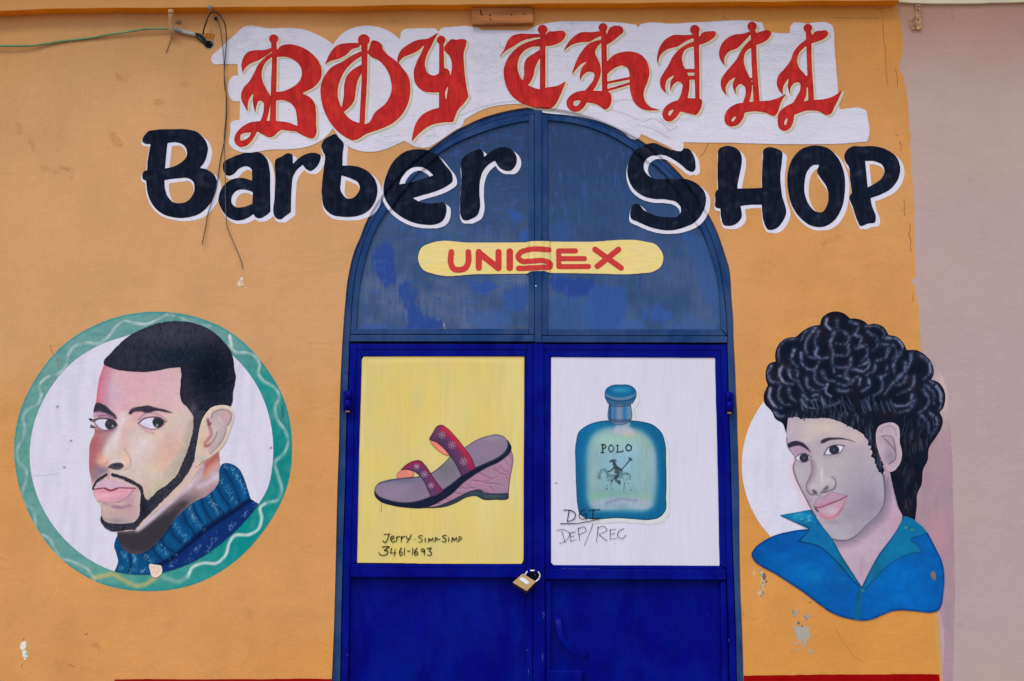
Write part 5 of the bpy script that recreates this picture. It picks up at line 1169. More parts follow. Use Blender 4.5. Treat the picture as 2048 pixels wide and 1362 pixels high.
# fringe laid over the brow, sideburn
fr = curve('R5', '150,60* 160,105 240,112 330,128 430,120 520,118 620,145 720,196 820,244 875,300 900,375 925,445 955,520 985,590 1020,640* 1032,560 1010,500 985,420 960,330 950,250 930,150* 700,60* 400,20*')
fmk = fill(fr, RB); h_, w_ = RB.h, RB.w
m = np.clip(blur(fmk, 3) + (vnoise(h_, w_, 5, 1.5, 140) - .5)*.9, 0, 1)
c = Canvas(RB, (18, 22, 34)); c.lay(np.clip(vnoise(h_, w_, 14, 1.8, 141)*1.9 - .8, 0, 1), (78, 88, 112), .7); c.blob('R5', 990, 330, 40, 140, (50, 40, 46), .6)
keep = dilate(fmk, 5) > .2
top_fade = (np.arange(h_)[:, None] + RB.y0) > 812 + 10*vnoise(h_, w_, 40, 10, 142)
field_mesh('fringe', m*keep*(top_fade), RB, 1.25, c, 5.0, M['art_fine'], po2)
# ear
er = curve('R5', '985,195 1050,165 1110,160 1160,190 1177,260 1176,340 1196,430 1190,500 1160,560 1120,600 1080,606 1042,560 1012,500 985,430 962,330 960,260')
c = Canvas(RB, (178, 158, 168)); c.poly('R5', '1000,280 1040,290 1120,300 1145,420 1130,490 1070,540 1035,500 1010,400', (156, 140, 152), .9, 2); c.blob('R5', 1090, 470, 50, 60, (138, 126, 140), .8); c.blob('R5', 1060, 220, 70, 40, (168, 150, 164), .7); c.blob('R5', 1020, 380, 24, 90, (182, 162, 168), .7)
c.st('R5', '1010,285 1060,280 1110,295 1125,340 1140,430', 8, (104, 76, 88), .85, 4); c.st('R5', '1030,300 1080,350 1140,430 1135,490 1080,535', 9, (92, 76, 88), .85, 4); c.st('R5', '1000,250 1030,205 1090,190 1130,215 1145,280', 6, (118, 92, 106), .7, 4); c.st('R5', '1105,165 1160,192 1176,265 1175,340 1196,430 1188,505', 8, (196, 178, 186), .6, 5)
face_noise(c, 132, .02)
field_mesh('ear', fill(er, RB), RB, 1.25, c, 6.0, M['art_fine'], po2)
# shirt
sh_s = '105,600 120,560 180,500 260,450 340,415 450,388 550,370 642,362* 365,235* 660,182* 760,330 860,460 950,620 1040,760 1132,900* 1200,760 1290,600 1380,480 1450,380 1500,290 1520,240* 1590,260 1640,295 1700,345 1745,400 1780,460 1830,560 1870,640 1895,740 1901,860 1890,960 1865,1090 1840,1122 1790,1138 1650,1130 1500,1120 1430,1125 1330,1160 1240,1200 1160,1215 1050,1205 930,1175 830,1130 730,1060 600,960 450,860 300,765 180,700 125,650'
sm = fill(curve('R7', sh_s), RB)
c = Canvas(RB, (6, 84, 154)); b = lambda *a: c.blob('R7', *a)
b(420, 520, 240, 120, (6, 78, 150), .8); b(330, 620, 160, 60, (4, 92, 168), .7); b(620, 780, 220, 110, (6, 104, 176), .8); b(700, 820, 70, 60, (10, 116, 168), .5); b(900, 850, 120, 160, (8, 84, 150), .6); b(950, 1050, 180, 100, (6, 80, 158), .6)
b(1450, 820, 260, 200, (4, 100, 178), .85); b(1600, 1040, 200, 80, (4, 98, 180), .7); b(1800, 640, 80, 140, (8, 88, 162), .7); b(1840, 1000, 60, 160, (6, 76, 150), .7); b(150, 610, 60, 70, (8, 64, 136), .7); b(1760, 480, 70, 70, (10, 96, 170), .6); b(1250, 1100, 120, 80, (6, 92, 172), .6)
edge = np.clip(dilate(1 - sm, 3) - (1 - sm), 0, 1); c.lay(blur(edge, 1), (6, 40, 92), .75)
c.lay(np.clip(vnoise(h_, w_, 10, 26, 150)*1.8 - .9, 0, 1), (10, 112, 186), .35)
lc = '365,235* 660,182* 780,350 870,470 960,640 1130,905* 1040,830 930,700 830,600 740,530 550,478* 642,362*'
c.poly('R7', lc, (16, 104, 150), .95); c.blob('R7', 560, 240, 110, 40, (28, 142, 178), .8); c.blob('R7', 720, 400, 60, 80, (16, 96, 150), .6); c.blob('R7', 950, 700, 60, 90, (22, 88, 112), .7); c.blob('R7', 690, 440, 60, 30, (8, 96, 156), .6)
c.st('R7', '365,235 450,215 660,184', 9, (20, 66, 88), .85, 4); c.st('R7', '365,235 500,300 642,362 550,476', 9, (10, 46, 82), .9, 4); c.st('R7', '550,476 740,530 830,600 930,700 1040,830 1120,910', 11, (8, 44, 80), .85, 5); c.st('R7', '660,186 780,350 870,470 960,640 1050,780 1130,902', 18, (14, 58, 84), .75, 9)
rc = '1520,243* 1600,265 1700,345 1742,396* 1680,425 1590,455* 1650,515 1692,570* 1590,590 1450,650 1330,740 1230,850 1135,945* 1200,770 1300,600 1400,460 1490,310'
c.poly('R7', rc, (14, 106, 150), .95); c.blob('R7', 1610, 360, 80, 50, (12, 100, 138), .7); c.blob('R7', 1500, 560, 110, 50, (16, 112, 150), .7); c.blob('R7', 1270, 740, 60, 90, (20, 92, 124), .8)
c.st('R7', '1742,398 1680,425 1590,455 1650,515 1692,572 1590,592 1450,652 1330,742 1230,852 1140,940', 9, (10, 62, 100), .85, 5); c.st('R7', '1520,245 1490,310 1400,460 1300,600 1200,770 1135,900', 12, (12, 66, 100), .7, 6)
c.st('R7', '1130,920 1112,1010 1100,1100 1085,1200', 48, (16, 92, 124), .9, 16); c.st('R7', '1110,930 1095,1060', 7, (8, 48, 84), .6, 4)
for x, y in ((1540, 350), (1600, 370), (1140, 935), (760, 1085)): c.blob('R7', x, y, 16, 10, (120, 140, 96), .7)
for i in range(12): c.blob('R7', g.uniform(500, 660), g.uniform(220, 300), g.uniform(8, 20), 6, (110, 176, 196), .6)
face_noise(c, 133, .05)
field_mesh('shirt', sm, RB, 1.25, c, 7.0, M['art_fine'], po2)
for s in ('1775,765 1800,755 1818,790 1812,840 1790,830',):
    p = jag(curve('R7', s, n=3), .4, 13, 2); B2 = bbox([p]); c = Canvas(B2, (120, 104, 84)); c.lay(np.clip(vnoise(B2.h, B2.w, 3, 3, 7)*2 - 1, 0, 1), (70, 84, 96), .8)
    field_mesh('paint_chip', fill(p, B2), B2, 1, c, 8.0, M['art_fine'], po2)
# ------------------------------------------------------------------ painted door panels
def panel(name, poly, base, marks, seed, parent):
    B = bbox([poly], 5); c = Canvas(B, base)
    for (sy, sx, col, a) in marks:
        seed += 1; c.lay(np.clip(vnoise(B.h, B.w, sy, sx, seed)*1.8 - .7, 0, 1), col, a)
    rim = np.clip(dilate(1 - fill(poly, B), 3.0) - (1 - fill(poly, B)), 0, 1)
    return B, c, rim
def on_panel(fn):
    """run with the door panel as the surface that is painted on"""
    global SURF
    S0 = SURF; SURF = np.full_like(S0, 0.0160)
    try: return fn()
    finally: SURF = S0
yp = curve('G', '726,712* 885,711.5 1048.5,712* 1048,800 1047.4,1000 1047.6,1090 1048,1112 1046,1122 1043,1127.6* 880,1127 713,1125.4* 713,1112* 716,960 718,880 721,790 723,718*')
B, c, rim = panel('yellow', yp, (208, 189, 110), [(90, 40, (214, 188, 98), .6), (70, 30, (198, 184, 128), .55), (160, 60, (214, 200, 140), .5), (60, 7, (200, 182, 114), .3), (40, 3, (196, 176, 104), .18)], 200, leafL)
c.lay(blur(rim, 1)*(vnoise(B.h, B.w, 30, 30, 201) > .3), (224, 190, 84), .7)
for s in ('740,722 880,718 1040,722', '727,740 724,800 720,900'): c.st('G', s, 7, (222, 202, 132), .5, 4)
on_panel(lambda: field_mesh('painted_panel', fill(yp, B), B, 1.5, c, 0.0, M['panel_art'], leafL))['label'] = 'yellow painted upper panel'
wp = curve('G', '1102.5,713* 1260,714 1430.9,714.6* 1433,800 1436.6,940 1440,1131* 1436,1132* 1260,1130.4 1108,1130 1102.6,1126* 1102,900')
B, c, rim = panel('white', wp, (203, 200, 214), [(100, 40, (192, 190, 208), .45), (70, 3, (208, 204, 219), .3), (160, 50, (196, 191, 206), .4), (50, 2, (186, 186, 200), .2)], 230, leafR)
c.lay(blur(rim, 1), (208, 198, 206), .4)
c.st('D6', '62,822 76,824', 5, (70, 70, 84), .8, 2); c.st('D6', '430,1195 445,1200', 4, (160, 156, 168), .6, 2)
on_panel(lambda: field_mesh('painted_panel', fill(wp, B), B, 1.5, c, 0.0, M['panel_art'], leafR))['label'] = 'white painted upper panel'

# ------------------------------------------------------------------ sandal picture
san = thing('sandal_picture', 'painted wedge sandal with maroon straps on the yellow door panel', 'painting')
SBX = Box(738, 838, 1042, 1030)
def cv(base): return Canvas(SBX, base)
def art5(name, poly, c, layer, mat='door_art'):
    on_panel(lambda: field_mesh(name, fill(poly, SBX) if not isinstance(poly, np.ndarray) or poly.shape[1] == 2 else poly, SBX, 1.0, c, layer, M[mat], san))
def dark_edge(c, poly, r, col, a=.8):
    f = fill(poly, SBX); c.lay(np.clip(dilate(1 - f, r) - (1 - f), 0, 1), col, a)
wed = curve('D5', '560,800* 680,740 760,685 850,600 930,540 1050,465 1200,390 1284,300* 1305,380 1297,450 1277,560 1262,692* 1150,692 1080,687 1000,657 940,667 860,702 740,762 620,807 490,815*')
c = cv((154, 118, 138)); b = lambda *a: c.blob('D5', *a)
b(1000, 580, 120, 60, (172, 116, 136), .7); b(1200, 640, 80, 60, (142, 118, 142), .7); b(1230, 420, 60, 60, (166, 128, 152), .7); b(760, 720, 90, 40, (164, 118, 140), .6)
for s in ('1130,470 1190,510 1270,525', '1190,440 1230,490 1275,500', '1230,390 1260,440 1290,450', '1000,500 1080,545 1130,555', '940,570 1060,580 1160,540', '1100,625 1120,650 1140,680', '1060,595 1150,600 1220,620', '900,610 960,650', '800,640 900,640 970,635', '790,680 860,690 910,680', '690,730 750,750', '1180,460 1170,500', '1240,540 1260,560 1280,575', '600,780 660,775', '1270,350 1290,400', '830,620 860,640'):
    c.st('D5', s, 9, (96, 56, 82), .75, 4, 4); c.st('D5', ' '.join(f'{float(p.split(",")[0])},{float(p.split(",")[1])+9}' for p in s.split()), 9, (182, 140, 160), .5, 6)
dark_edge(c, wed, 1.4, (52, 40, 58))
art5('wedge_heel', wed, c, 1.0)
osl = curve('D5', '470,815* 620,803 740,760 860,700 940,666 1000,655 1060,683 1150,691 1263,683* 1257,735 1240,741 1150,743 1030,739 980,712 900,720 800,770 700,806 600,816')
c = cv((46, 58, 70)); b = lambda *a: c.blob('D5', *a); b(1120, 710, 90, 16, (74, 88, 100), .7); b(950, 690, 60, 20, (66, 76, 88), .6); dark_edge(c, osl, 1.2, (14, 20, 32))
art5('outsole', osl, c, 2.0)
rimp = curve('D5', '76,660* 110,705 200,745 320,768 440,760 580,712 680,655 850,530 960,465 1060,420 1180,360 1235,300 1255,212* 1287,290 1270,332 1200,392 1050,467 930,542 850,602 760,692 680,742 600,787 500,817 380,814 230,792 130,757 85,712')
c = cv((20, 27, 48)); c.blob('D5', 1230, 330, 60, 60, (30, 44, 62), .6)
art5('sole_rim', rimp, c, 3.0)
ins = curve('D5', '80,660 108,602 180,572 280,556 450,540 590,500 680,430 760,350 870,285 970,220 1080,180 1170,168 1232,195 1258,245 1240,310 1180,365 1060,424 960,469 850,534 760,606 680,660 580,715 440,762 320,770 200,747 110,707')
c = cv((128, 114, 130)); b = lambda *a: c.blob('D5', *a)
b(1050, 300, 170, 90, (136, 114, 138), .8); b(720, 480, 130, 90, (106, 104, 112), .85); b(300, 640, 180, 60, (134, 118, 142), .8); b(330, 570, 190, 26, (96, 98, 122), .8); b(200, 700, 110, 40, (140, 122, 146), .7); b(470, 640, 80, 80, (118, 104, 126), .6); b(1120, 200, 120, 26, (146, 132, 150), .6)
c.st('D5', '120,600 280,562 450,545 590,505 680,435', 10, (60, 66, 92), .7, 6); dark_edge(c, ins, 1.3, (40, 42, 60), .9)
art5('insole', ins, c, 4.0)
for s, layer in (('565,215* 600,220 660,260 720,320 750,362* 690,342 620,292 575,242', 4.5), ('272,556* 280,515 320,480 390,480 425,500 428,540* 350,551', 4.5)):
    p = curve('D5', s); c = cv((214, 124, 108)); c.blob('D5', 690, 310, 50, 40, (226, 140, 118), .7); c.blob('D5', 300, 500, 40, 40, (206, 118, 110), .7); c.blob('D5', 400, 490, 30, 30, (226, 150, 140), .6); dark_edge(c, p, 1.0, (120, 60, 64), .8)
    art5('strap_lining', p, c, layer)
def strap5(s, hi, layer, flowers, name='strap'):
    p = curve('D5', s); c = cv((92, 54, 88)); f = fill(p, SBX)
    for (v, w, col, a, so) in hi: c.st('D5', v, w, col, a, so)
    dark_edge(c, p, 1.5, (52, 24, 42), .85)
    for x, y, r in flowers:
        for k in range(8):
            an = k*math.pi/4 + .2; c.st('D5', f'{x+r*.42*math.cos(an)},{y+r*.42*math.sin(an)} {x+r*.88*math.cos(an)},{y+r*.88*math.sin(an)}', 5.0, (198, 168, 180), .8, 2.2)
        c.blob('D5', x, y, 7, 7, (216, 200, 208), .9)
    art5(name, p, c, layer)
strap5('560,207* 600,140 630,95 670,82 720,110 790,180 870,280 940,380 972,468* 910,505 850,542* 800,440 740,350 680,280 620,235 566,213',
       [('690,100 790,200 880,310 940,410', 70, (176, 36, 62), .95, 40), ('700,100 800,200 880,300', 30, (208, 44, 58), .8, 18), ('940,420 950,470', 50, (150, 34, 70), .8, 30), ('590,180 640,220 720,300 800,430 850,530', 60, (70, 48, 82), .8, 34), ('640,120 610,190', 40, (104, 64, 96), .6, 26)], 6.0,
       [(675, 172, 38), (762, 262, 40), (865, 405, 40)])
strap5('308,482* 350,440 420,402 480,395 530,440 590,530 640,600 690,664* 640,700 578,722* 545,650 500,560 440,500 380,480 340,478',
       [('360,450 440,410 490,420', 50, (148, 36, 72), .9, 30), ('500,420 560,510 620,600 670,660', 34, (130, 40, 76), .8, 22), ('460,490 520,580 570,690', 50, (82, 58, 94), .8, 30)], 6.0,
       [(452, 450, 28), (520, 518, 34), (580, 618, 30)])
c = cv((96, 110, 96)); lp = curve('D5', '140,770 143,800 138,850', False); on_panel(lambda: field_mesh('paint_run', stroke(lp, 1.6, SBX), SBX, 1.0, (128, 136, 104), 1.0, M['door_art'], san))

# ------------------------------------------------------------------ handwriting
def writing(root, view, w, strokes, col, seed, name='letter', layer=7.0, rough=.0):
    k = VIEW[view][2]; g = np.random.default_rng(seed)
    for st in strokes:
        cs = [curve(view, s, False) for s in st]; bb = bbox(cs, w/k + 4); m = np.zeros((bb.h, bb.w))
        for q in cs: m = np.maximum(m, stroke(q, w/k*g.uniform(.85, 1.15), bb, w/k*g.uniform(.65, 1.05)))
        if rough: m = m*np.clip(1.15 - rough*vnoise(bb.h, bb.w, 3, 3, int(bb.x0)), 0, 1)
        on_panel(lambda: field_mesh(name, m, bb, 0.75, col, layer, M['door_art'], root))
sig = thing('painted_signature', 'thin black painted signature and phone number under the sandal', 'handwriting')
writing(sig, 'D5', 8.0, [['165,1048 222,1044', '206,1048 195,1090 175,1120 153,1104'], ['222,1092 250,1080 245,1062 228,1068 224,1098 242,1116 264,1108'], ['275,1064 272,1116', '275,1085 290,1068 306,1068'], ['318,1064 314,1116', '318,1085 332,1068 350,1066'],
  ['360,1062 370,1088 386,1084', '404,1050 386,1090 362,1122'], ['430,1090 439,1090'], ['506,1062 480,1058 468,1072 490,1085 502,1100 488,1116 464,1112'], ['528,1080 527,1116'], ['555,1116* 560,1080* 576,1106* 592,1078* 600,1116*'], ['613,1116* 614,1076* 632,1080 630,1094 614,1098'],
  ['640,1092 659,1092'], ['716,1058 690,1056 680,1070 700,1082 712,1098 698,1114 676,1108'], ['735,1074 733,1114'], ['760,1114* 768,1074* 785,1103* 802,1072* 808,1114*'], ['822,1114* 826,1068* 848,1074 844,1090 826,1094'],
  ['148,1160 190,1154* 212,1158* 165,1190* 195,1194 196,1214 165,1232 130,1225 118,1208'], ['232,1170* 220,1212* 273,1211*', '262,1178 255,1243'], ['318,1165 300,1205 310,1236 328,1215 318,1200 302,1212'], ['345,1167 342,1237'], ['371,1196 393,1194'], ['418,1168 412,1233'],
  ['456,1168 432,1205 440,1232 462,1218 455,1200 436,1208'], ['518,1180 500,1174 495,1195 512,1200 520,1182 520,1231'], ['544,1172* 582,1167* 560,1194* 582,1208 575,1232 545,1228']], (36, 30, 22), 301)
scr = thing('marker_scrawl', 'black marker scrawl of abbreviations under the bottle on the white panel', 'handwriting')
writing(scr, 'D6', 5.4, [['116,990 160,992 189,1012 180,1045 138,1062', '150,995 138,1060'], ['247,984 222,1000 212,1030 235,1046 256,1035 256,1014* 234,1016*', '257,1012 256,1048'], ['300,985 296,1040', '272,990 342,987', '288,1043 344,1040'], ['95,1075 200,1072 342,1044']], (26, 30, 40), 302, layer=8.0)
writing(scr, 'D6', 4.0, [['70,1118 110,1110 152,1135 140,1170 88,1199', '104,1120 126,1192'], ['155,1130 160,1183', '155,1132 191,1124', '158,1156 186,1150', '160,1183 197,1172'], ['205,1100 215,1177', '205,1105 245,1095 256,1115 213,1142'], ['299,1074 244,1212'],
  ['330,1095 319,1192', '325,1100 360,1090 386,1110 335,1142* 387,1182*'], ['405,1110 405,1171', '400,1115 441,1107', '405,1140 436,1135', '405,1171 447,1165'], ['491,1104 460,1120 450,1150 480,1166 502,1145'], ['500,1148 503,1149']], (52, 54, 66), 303, layer=8.0, rough=.3)

# ------------------------------------------------------------------ bottle picture
bot = thing('bottle_picture', 'painted blue green perfume bottle on the white door panel', 'painting')
BB = Box(1140, 760, 1352, 1056)
def artb(name, m, c, layer): on_panel(lambda: field_mesh(name, m, BB, 1.0, c, layer, M['door_art'], bot))
bp = curve('D6', '400,432* 330,440 260,465 210,505 192,570 190,720 195,870 202,960 218,1018 255,1042 330,1046 450,1040 550,1046 650,1051 710,1036 745,1000 753,900 753,700 748,580 725,510 670,460 600,440 532,432*')
nkp = curve('D6', '397,325* 534,325* 532,435 520,446 410,446 399,435'); cpp = curve('D6', '371,282 379,240 410,217 470,211 532,217 561,240 568,280 545,328* 470,334 390,328*')
bf, nf, cf = fill(bp, BB), fill(nkp, BB), fill(cpp, BB)
allm = np.maximum.reduce([bf, nf, cf]); sh = shiftmax(allm, 7.5, 9.5, 12)
c = Canvas(BB, (196, 198, 200)); c.lay(np.clip(vnoise(BB.h, BB.w, 10, 4, 320)*1.6 - .6, 0, 1), (208, 206, 212), .6); c.lay(np.clip(dilate(1 - sh, 1.4) - (1 - sh), 0, 1), (150, 156, 154), .55); c.lay(dilate(allm, 2.2), (206, 214, 190), .6)
artb('drop_shade', sh, c, 1.0)
c = Canvas(BB, (16, 92, 130)); b = lambda *a: c.blob('D6', *a)
b(240, 600, 50, 170, (12, 100, 150), .7); b(720, 800, 50, 200, (10, 92, 140), .7); b(470, 1020, 240, 30, (10, 92, 132), .8); b(300, 470, 80, 40, (16, 112, 160), .6); b(230, 1000, 40, 40, (12, 84, 124), .7)
inn = curve('D6', '425,470* 350,482 292,522 262,592 254,720 256,850 264,945 290,985 380,998 500,998 620,998 668,975 690,900 696,720 686,620 652,540 600,497 535,474*')
imf = blur(fill(inn, BB), 7); c.lay(np.clip(imf*1.15, 0, 1), (60, 132, 166), .8); imf = blur(np.clip(imf*1.6 - .6, 0, 1), 3); c.lay(imf, (124, 160, 166), 1); s0 = c.clip; c.clip = imf
b(470, 560, 190, 60, (154, 184, 160), .7); b(620, 680, 60, 150, (150, 168, 142), .5); b(290, 760, 40, 170, (148, 168, 148), .45); b(480, 720, 140, 130, (134, 174, 188), .85); b(400, 560, 90, 50, (150, 186, 176), .7); b(540, 620, 70, 50, (140, 184, 200), .6); b(680, 640, 26, 160, (160, 170, 186), .8)
b(500, 490, 120, 22, (178, 160, 168), .8); b(520, 520, 60, 16, (186, 176, 140), .7); b(430, 885, 160, 28, (112, 154, 144), .6); b(350, 905, 80, 26, (110, 164, 134), .6); b(560, 910, 110, 24, (138, 166, 146), .5); b(310, 930, 40, 30, (152, 168, 140), .4); b(640, 930, 40, 30, (150, 168, 150), .4)
c.st('D6', '285,965 360,940 450,930 560,935 670,965', 34, (158, 162, 184), .85, 16); c.st('D6', '300,990 400,975 520,965 640,985', 24, (176, 176, 196), .8, 14); c.st('D6', '380,945 470,922 570,932', 14, (118, 128, 150), .7, 8); b(470, 965, 90, 14, (96, 136, 160), .5)
c.clip = s0; c.poly('D6', '440,440* 528,440* 530,480 560,500 420,500 440,470', (172, 172, 188), .75, 2)
c.lay(np.clip(dilate(1 - bf, 1.8) - (1 - bf), 0, 1), (10, 56, 88), .7); c.streak(16, 3, .05, 321)
artb('flask', bf, c, 2.0)
c = Canvas(BB, (100, 122, 150)); c.st('D6', '405,340 405,430', 16, (14, 70, 110), .8, 6); c.st('D6', '432,340 432,430', 18, (24, 110, 160), .8, 8); c.st('D6', '462,340 462,430', 22, (130, 136, 160), .8, 10); c.st('D6', '495,340 495,430', 20, (20, 112, 164), .85, 8); c.st('D6', '522,340 522,430', 12, (90, 130, 160), .8, 5); c.st('D6', '400,432 465,438 530,432', 18, (58, 78, 108), .9, 7); c.st('D6', '400,340 465,345 532,338', 10, (40, 60, 90), .7, 5)
c.lay(np.clip(dilate(1 - nf, 1.1) - (1 - nf), 0, 1), (14, 44, 70), .8); artb('neck', nf, c, 3.0)
c = Canvas(BB, (18, 98, 140)); c.blob('D6', 470, 245, 60, 16, (60, 144, 176), .8); c.st('D6', '378,275 420,295 470,300 520,293 562,272', 16, (112, 126, 152), .9, 7); c.st('D6', '385,295 430,312 470,316 520,310 555,294', 10, (40, 60, 92), .9, 5); c.st('D6', '392,318 470,328 545,318', 10, (84, 104, 136), .8, 5); c.blob('D6', 395, 250, 22, 26, (14, 84, 130), .7); c.blob('D6', 550, 250, 18, 30, (14, 84, 130), .7)
c.lay(np.clip(dilate(1 - cf, 1.3) - (1 - cf), 0, 1), (10, 50, 82), .85); artb('cap', cf, c, 4.0)
writing(bot, 'D6', 6.6, [['358,584* 358,632*', '351,583* 371,584 379,597 362,609', '349,633 367,632'], ['411,584 398,596 396,614 408,629 422,620 426,600 411,584'], ['451,588* 451,630* 483,627* 485,618*', '444,588 458,587', '444,631 452,630'], ['520,582 506,592 503,608 516,622 532,616 537,598 520,582']], (22, 28, 34), 330, layer=5.0)
# mounted rider emblem
B3 = Box(1192, 908, 1270, 986); mm = np.zeros((B3.h, B3.w)); k = 3.095
rd = [('402,687 442,684', 7), ('412,680 436,678', 9), ('424,690 433,700', 13), ('432,708 446,735 462,748', 22), ('430,722 412,742 392,750', 8), ('450,722 478,748 470,760', 9), ('470,752 448,780 440,804 462,820', 13), ('452,806 466,812 462,826', 9), ('410,815 536,668', 5.5), ('520,664 540,680', 7), ('527,676 519,684', 5), ('440,750 470,752', 20)]
for s, w in rd: mm = np.maximum(mm, stroke(curve('D6', s, False), w/k, B3))
c = Canvas(B3, (46, 64, 72)); c.lay(np.clip(vnoise(B3.h, B3.w, 4, 4, 331)*2 - .9, 0, 1), (96, 128, 130), .8)
on_panel(lambda: field_mesh('rider_figure', mm, B3, .75, c, 6.0, M['door_art'], bot))
mm = np.zeros((B3.h, B3.w))
hs = [('333,788 338,766 356,742 366,740', 16), ('340,780 350,795', 6), ('366,742 384,756 392,776', 13), ('390,772 430,776 480,766 516,764 526,780', 16), ('386,780 390,812 384,842 380,858 392,860', 5), ('414,786 408,820 412,848 420,860', 6), ('400,790 396,815', 6), ('480,780 494,812 492,842 488,864', 6), ('512,776 508,806 524,836 528,862 538,864', 6), ('524,768 530,790 526,800', 5), ('440,782 470,786', 10), ('356,738 372,730 386,748', 4)]
for s, w in hs: mm = np.maximum(mm, stroke(curve('D6', s, False), w/k, B3))
mm = mm*np.clip(1.25 - vnoise(B3.h, B3.w, 2.4, 2.4, 333), 0, 1)
c = Canvas(B3, (100, 136, 138)); c.lay(np.clip(vnoise(B3.h, B3.w, 3, 3, 332)*2 - .9, 0, 1), (66, 92, 98), .8)
on_panel(lambda: field_mesh('horse_figure', mm, B3, .75, c, 5.4, M['door_art'], bot))

def patch(view, s, col, col2, seed, parent, name='bare_patch', rag=.8, layer=1.2, n=3):
    p = curve(view, s, n=n); B = bbox([p], 8)
    m = np.clip(blur(fill(p, B), 2) + (vnoise(B.h, B.w, 4, 3, seed) - .5)*rag + (vnoise(B.h, B.w, 1.8, 1.8, seed + 1) - .5)*rag*.6, 0, 1)
    c = Canvas(B, col); c.lay(np.clip(vnoise(B.h, B.w, 2.5, 2.5, seed + 2)*2.2 - 1, 0, 1), col2, .8)
    return field_mesh(name, m, B, 1.0, c, layer, M['art_fine'], parent)
# ------------------------------------------------------------------ things fixed to the wall
wb = thing('wood_block', 'short worn wooden board nailed to the wall above the sign', 'board')
wbp = pl('942,20 955,19.6 1000,19 1064,18.4 1066,35 1066,51 1030,52 990,52.6 945,53.6 944,40')
prism('plank', wbp, -0.030, -0.0005, M['wood'], wb, 0.003)
for s in ('176,110 186,156', '250,152 262,156', '256,184 264,190', '432,147 440,149', '540,143 548,146', '396,228 402,232'):
    a = curve('Z3', s, False, 2); tube('nail', [P3(*a[0], -0.0312), P3(*((a[0] + a[-1])/2), -0.0322), P3(*a[-1], -0.0310)], 0.0020, M['dark'], wb, 6)
gc = thing('cable', 'green sheathed cable sagging to the left edge from the wall hole', 'cable')
patch('Z1', '1495,180 1530,175 1558,185 1552,200 1520,215 1500,205', (150, 116, 92), (120, 84, 60), 470, wall, 'bare_patch', .7)
yc = lambda s: -0.012 - 0.006*math.sin(s*9)
tube_px('sheath', 'Z1', '-400,372 -150,384 0,389 150,391 300,386 400,371 600,341 750,325 900,299 1100,268 1250,246 1340,243 1445,245', 0.0047, 0, M['green'], gc, 8, None, yc)
tube_px('tape_wrap', 'Z1', '1478,244 1520,258 1580,276 1640,288 1668,292', 0.0088, -0.014, M['wrap'], gc, 10)
tube_px('bare_end', 'Z1', '1662,292 1700,308 1730,335 1765,372', 0.0072, 0, M['wire'], gc, 8, 0.0095, lambda s: -0.012 + 0.020*s)
tube_px('bare_end', 'Z1', '1660,300 1705,330 1750,375', 0.0036, 0, M['green'], gc, 8, None, lambda s: -0.014 + 0.020*s)
tube_px('loose_strand', 'Z1', '1660,286 1700,292 1735,320 1770,366', 0.0034, 0, M['wire'], gc, 6, None, lambda s: -0.018 + .024*s)
tube_px('loose_strand', 'Z1', '1668,306 1706,344 1742,372 1776,392', 0.0034, 0, M['wire'], gc, 6, None, lambda s: -0.014 + .018*s)
tube_px('loose_strand', 'Z1', '1800,240 1788,262 1800,290 1812,330 1796,372', 0.0016, 0, M['rust'], gc, 6, None, lambda s: -0.010 + .010*s)
pg = thing('wall_peg', 'beige painted peg that holds the green cable to the wall', 'peg')
tube_px('strip', 'Z1', '1455,112 1456,160 1457,220 1461,270 1468,300', 0.0098, 0, M['peg'], pg, 10, 0.0108, lambda s: -0.074 + 0.058*s)
tube_px('cap', 'Z1', '1455,86 1455,112', 0.0112, -0.076, M['peg'], pg, 10)
tube_px('tie_wire', 'Z1', '1464,305 1452,345 1440,380 1412,448', 0.0014, -0.004, M['greywire'], pg, 6)
hole = curve('Z1', '1738,372 1752,400 1782,412 1806,398 1812,366 1790,350 1756,352', n=3)
HB = bbox([hole], 7); ring = np.clip(blur(dilate(fill(hole, HB), 2.6), 1)*1.2 + (vnoise(HB.h, HB.w, 3, 3, 340) - .5)*.7, 0, 1)
field_mesh('cement_patch', ring, HB, 1.0, (142, 126, 112), 1.0, M['art_fine'], wall)
prism('cable_hole', hole, -0.0012, -0.0008, M['dark'], wall)
rust = curve('Z1', '1728,288 1800,285 1832,300 1822,330 1770,335', n=3); HB = bbox([rust], 6); field_mesh('rust_stain', np.clip(blur(fill(rust, HB), 2)*1.1 + (vnoise(HB.h, HB.w, 3, 3, 341) - .5)*.6, 0, 1), HB, 1.0, (170, 104, 40), .8, M['art_fine'], wall)
nl = thing('nail', 'big grey nail head in the ledge above the black wire loop', 'nail')
tube('head', [P3(*parse('Z1', '1787,60')[0][0], -0.072, -0.072), P3(*parse('Z1', '1787,60')[0][0], -0.062, -0.072)], 0.0092, M['nail'], nl, 14)
tube('shank', [P3(*parse('Z1', '1787,66')[0][0], -0.070, -0.07), P3(*parse('Z1', '1787,66')[0][0], -0.02, -0.07)], 0.004, M['nail'], nl, 10)
wr = thing('hanging_wire', 'thicker black wire looped over the nail with its tail hanging', 'wire', 'loose wires hanging left of the sign')
tube_px('loop', 'Z1', '1728,292 1738,240 1756,190 1780,130 1800,104 1830,102 1866,122 1896,166 1918,220 1926,290 1924,400 1916,500', 0.0032, 0, M['wire'], wr, 8, 0.0021, lambda s: -0.014 - 0.062*math.sin(math.pi*min(1, s*1.25))**0.7 if s < .8 else -0.015)
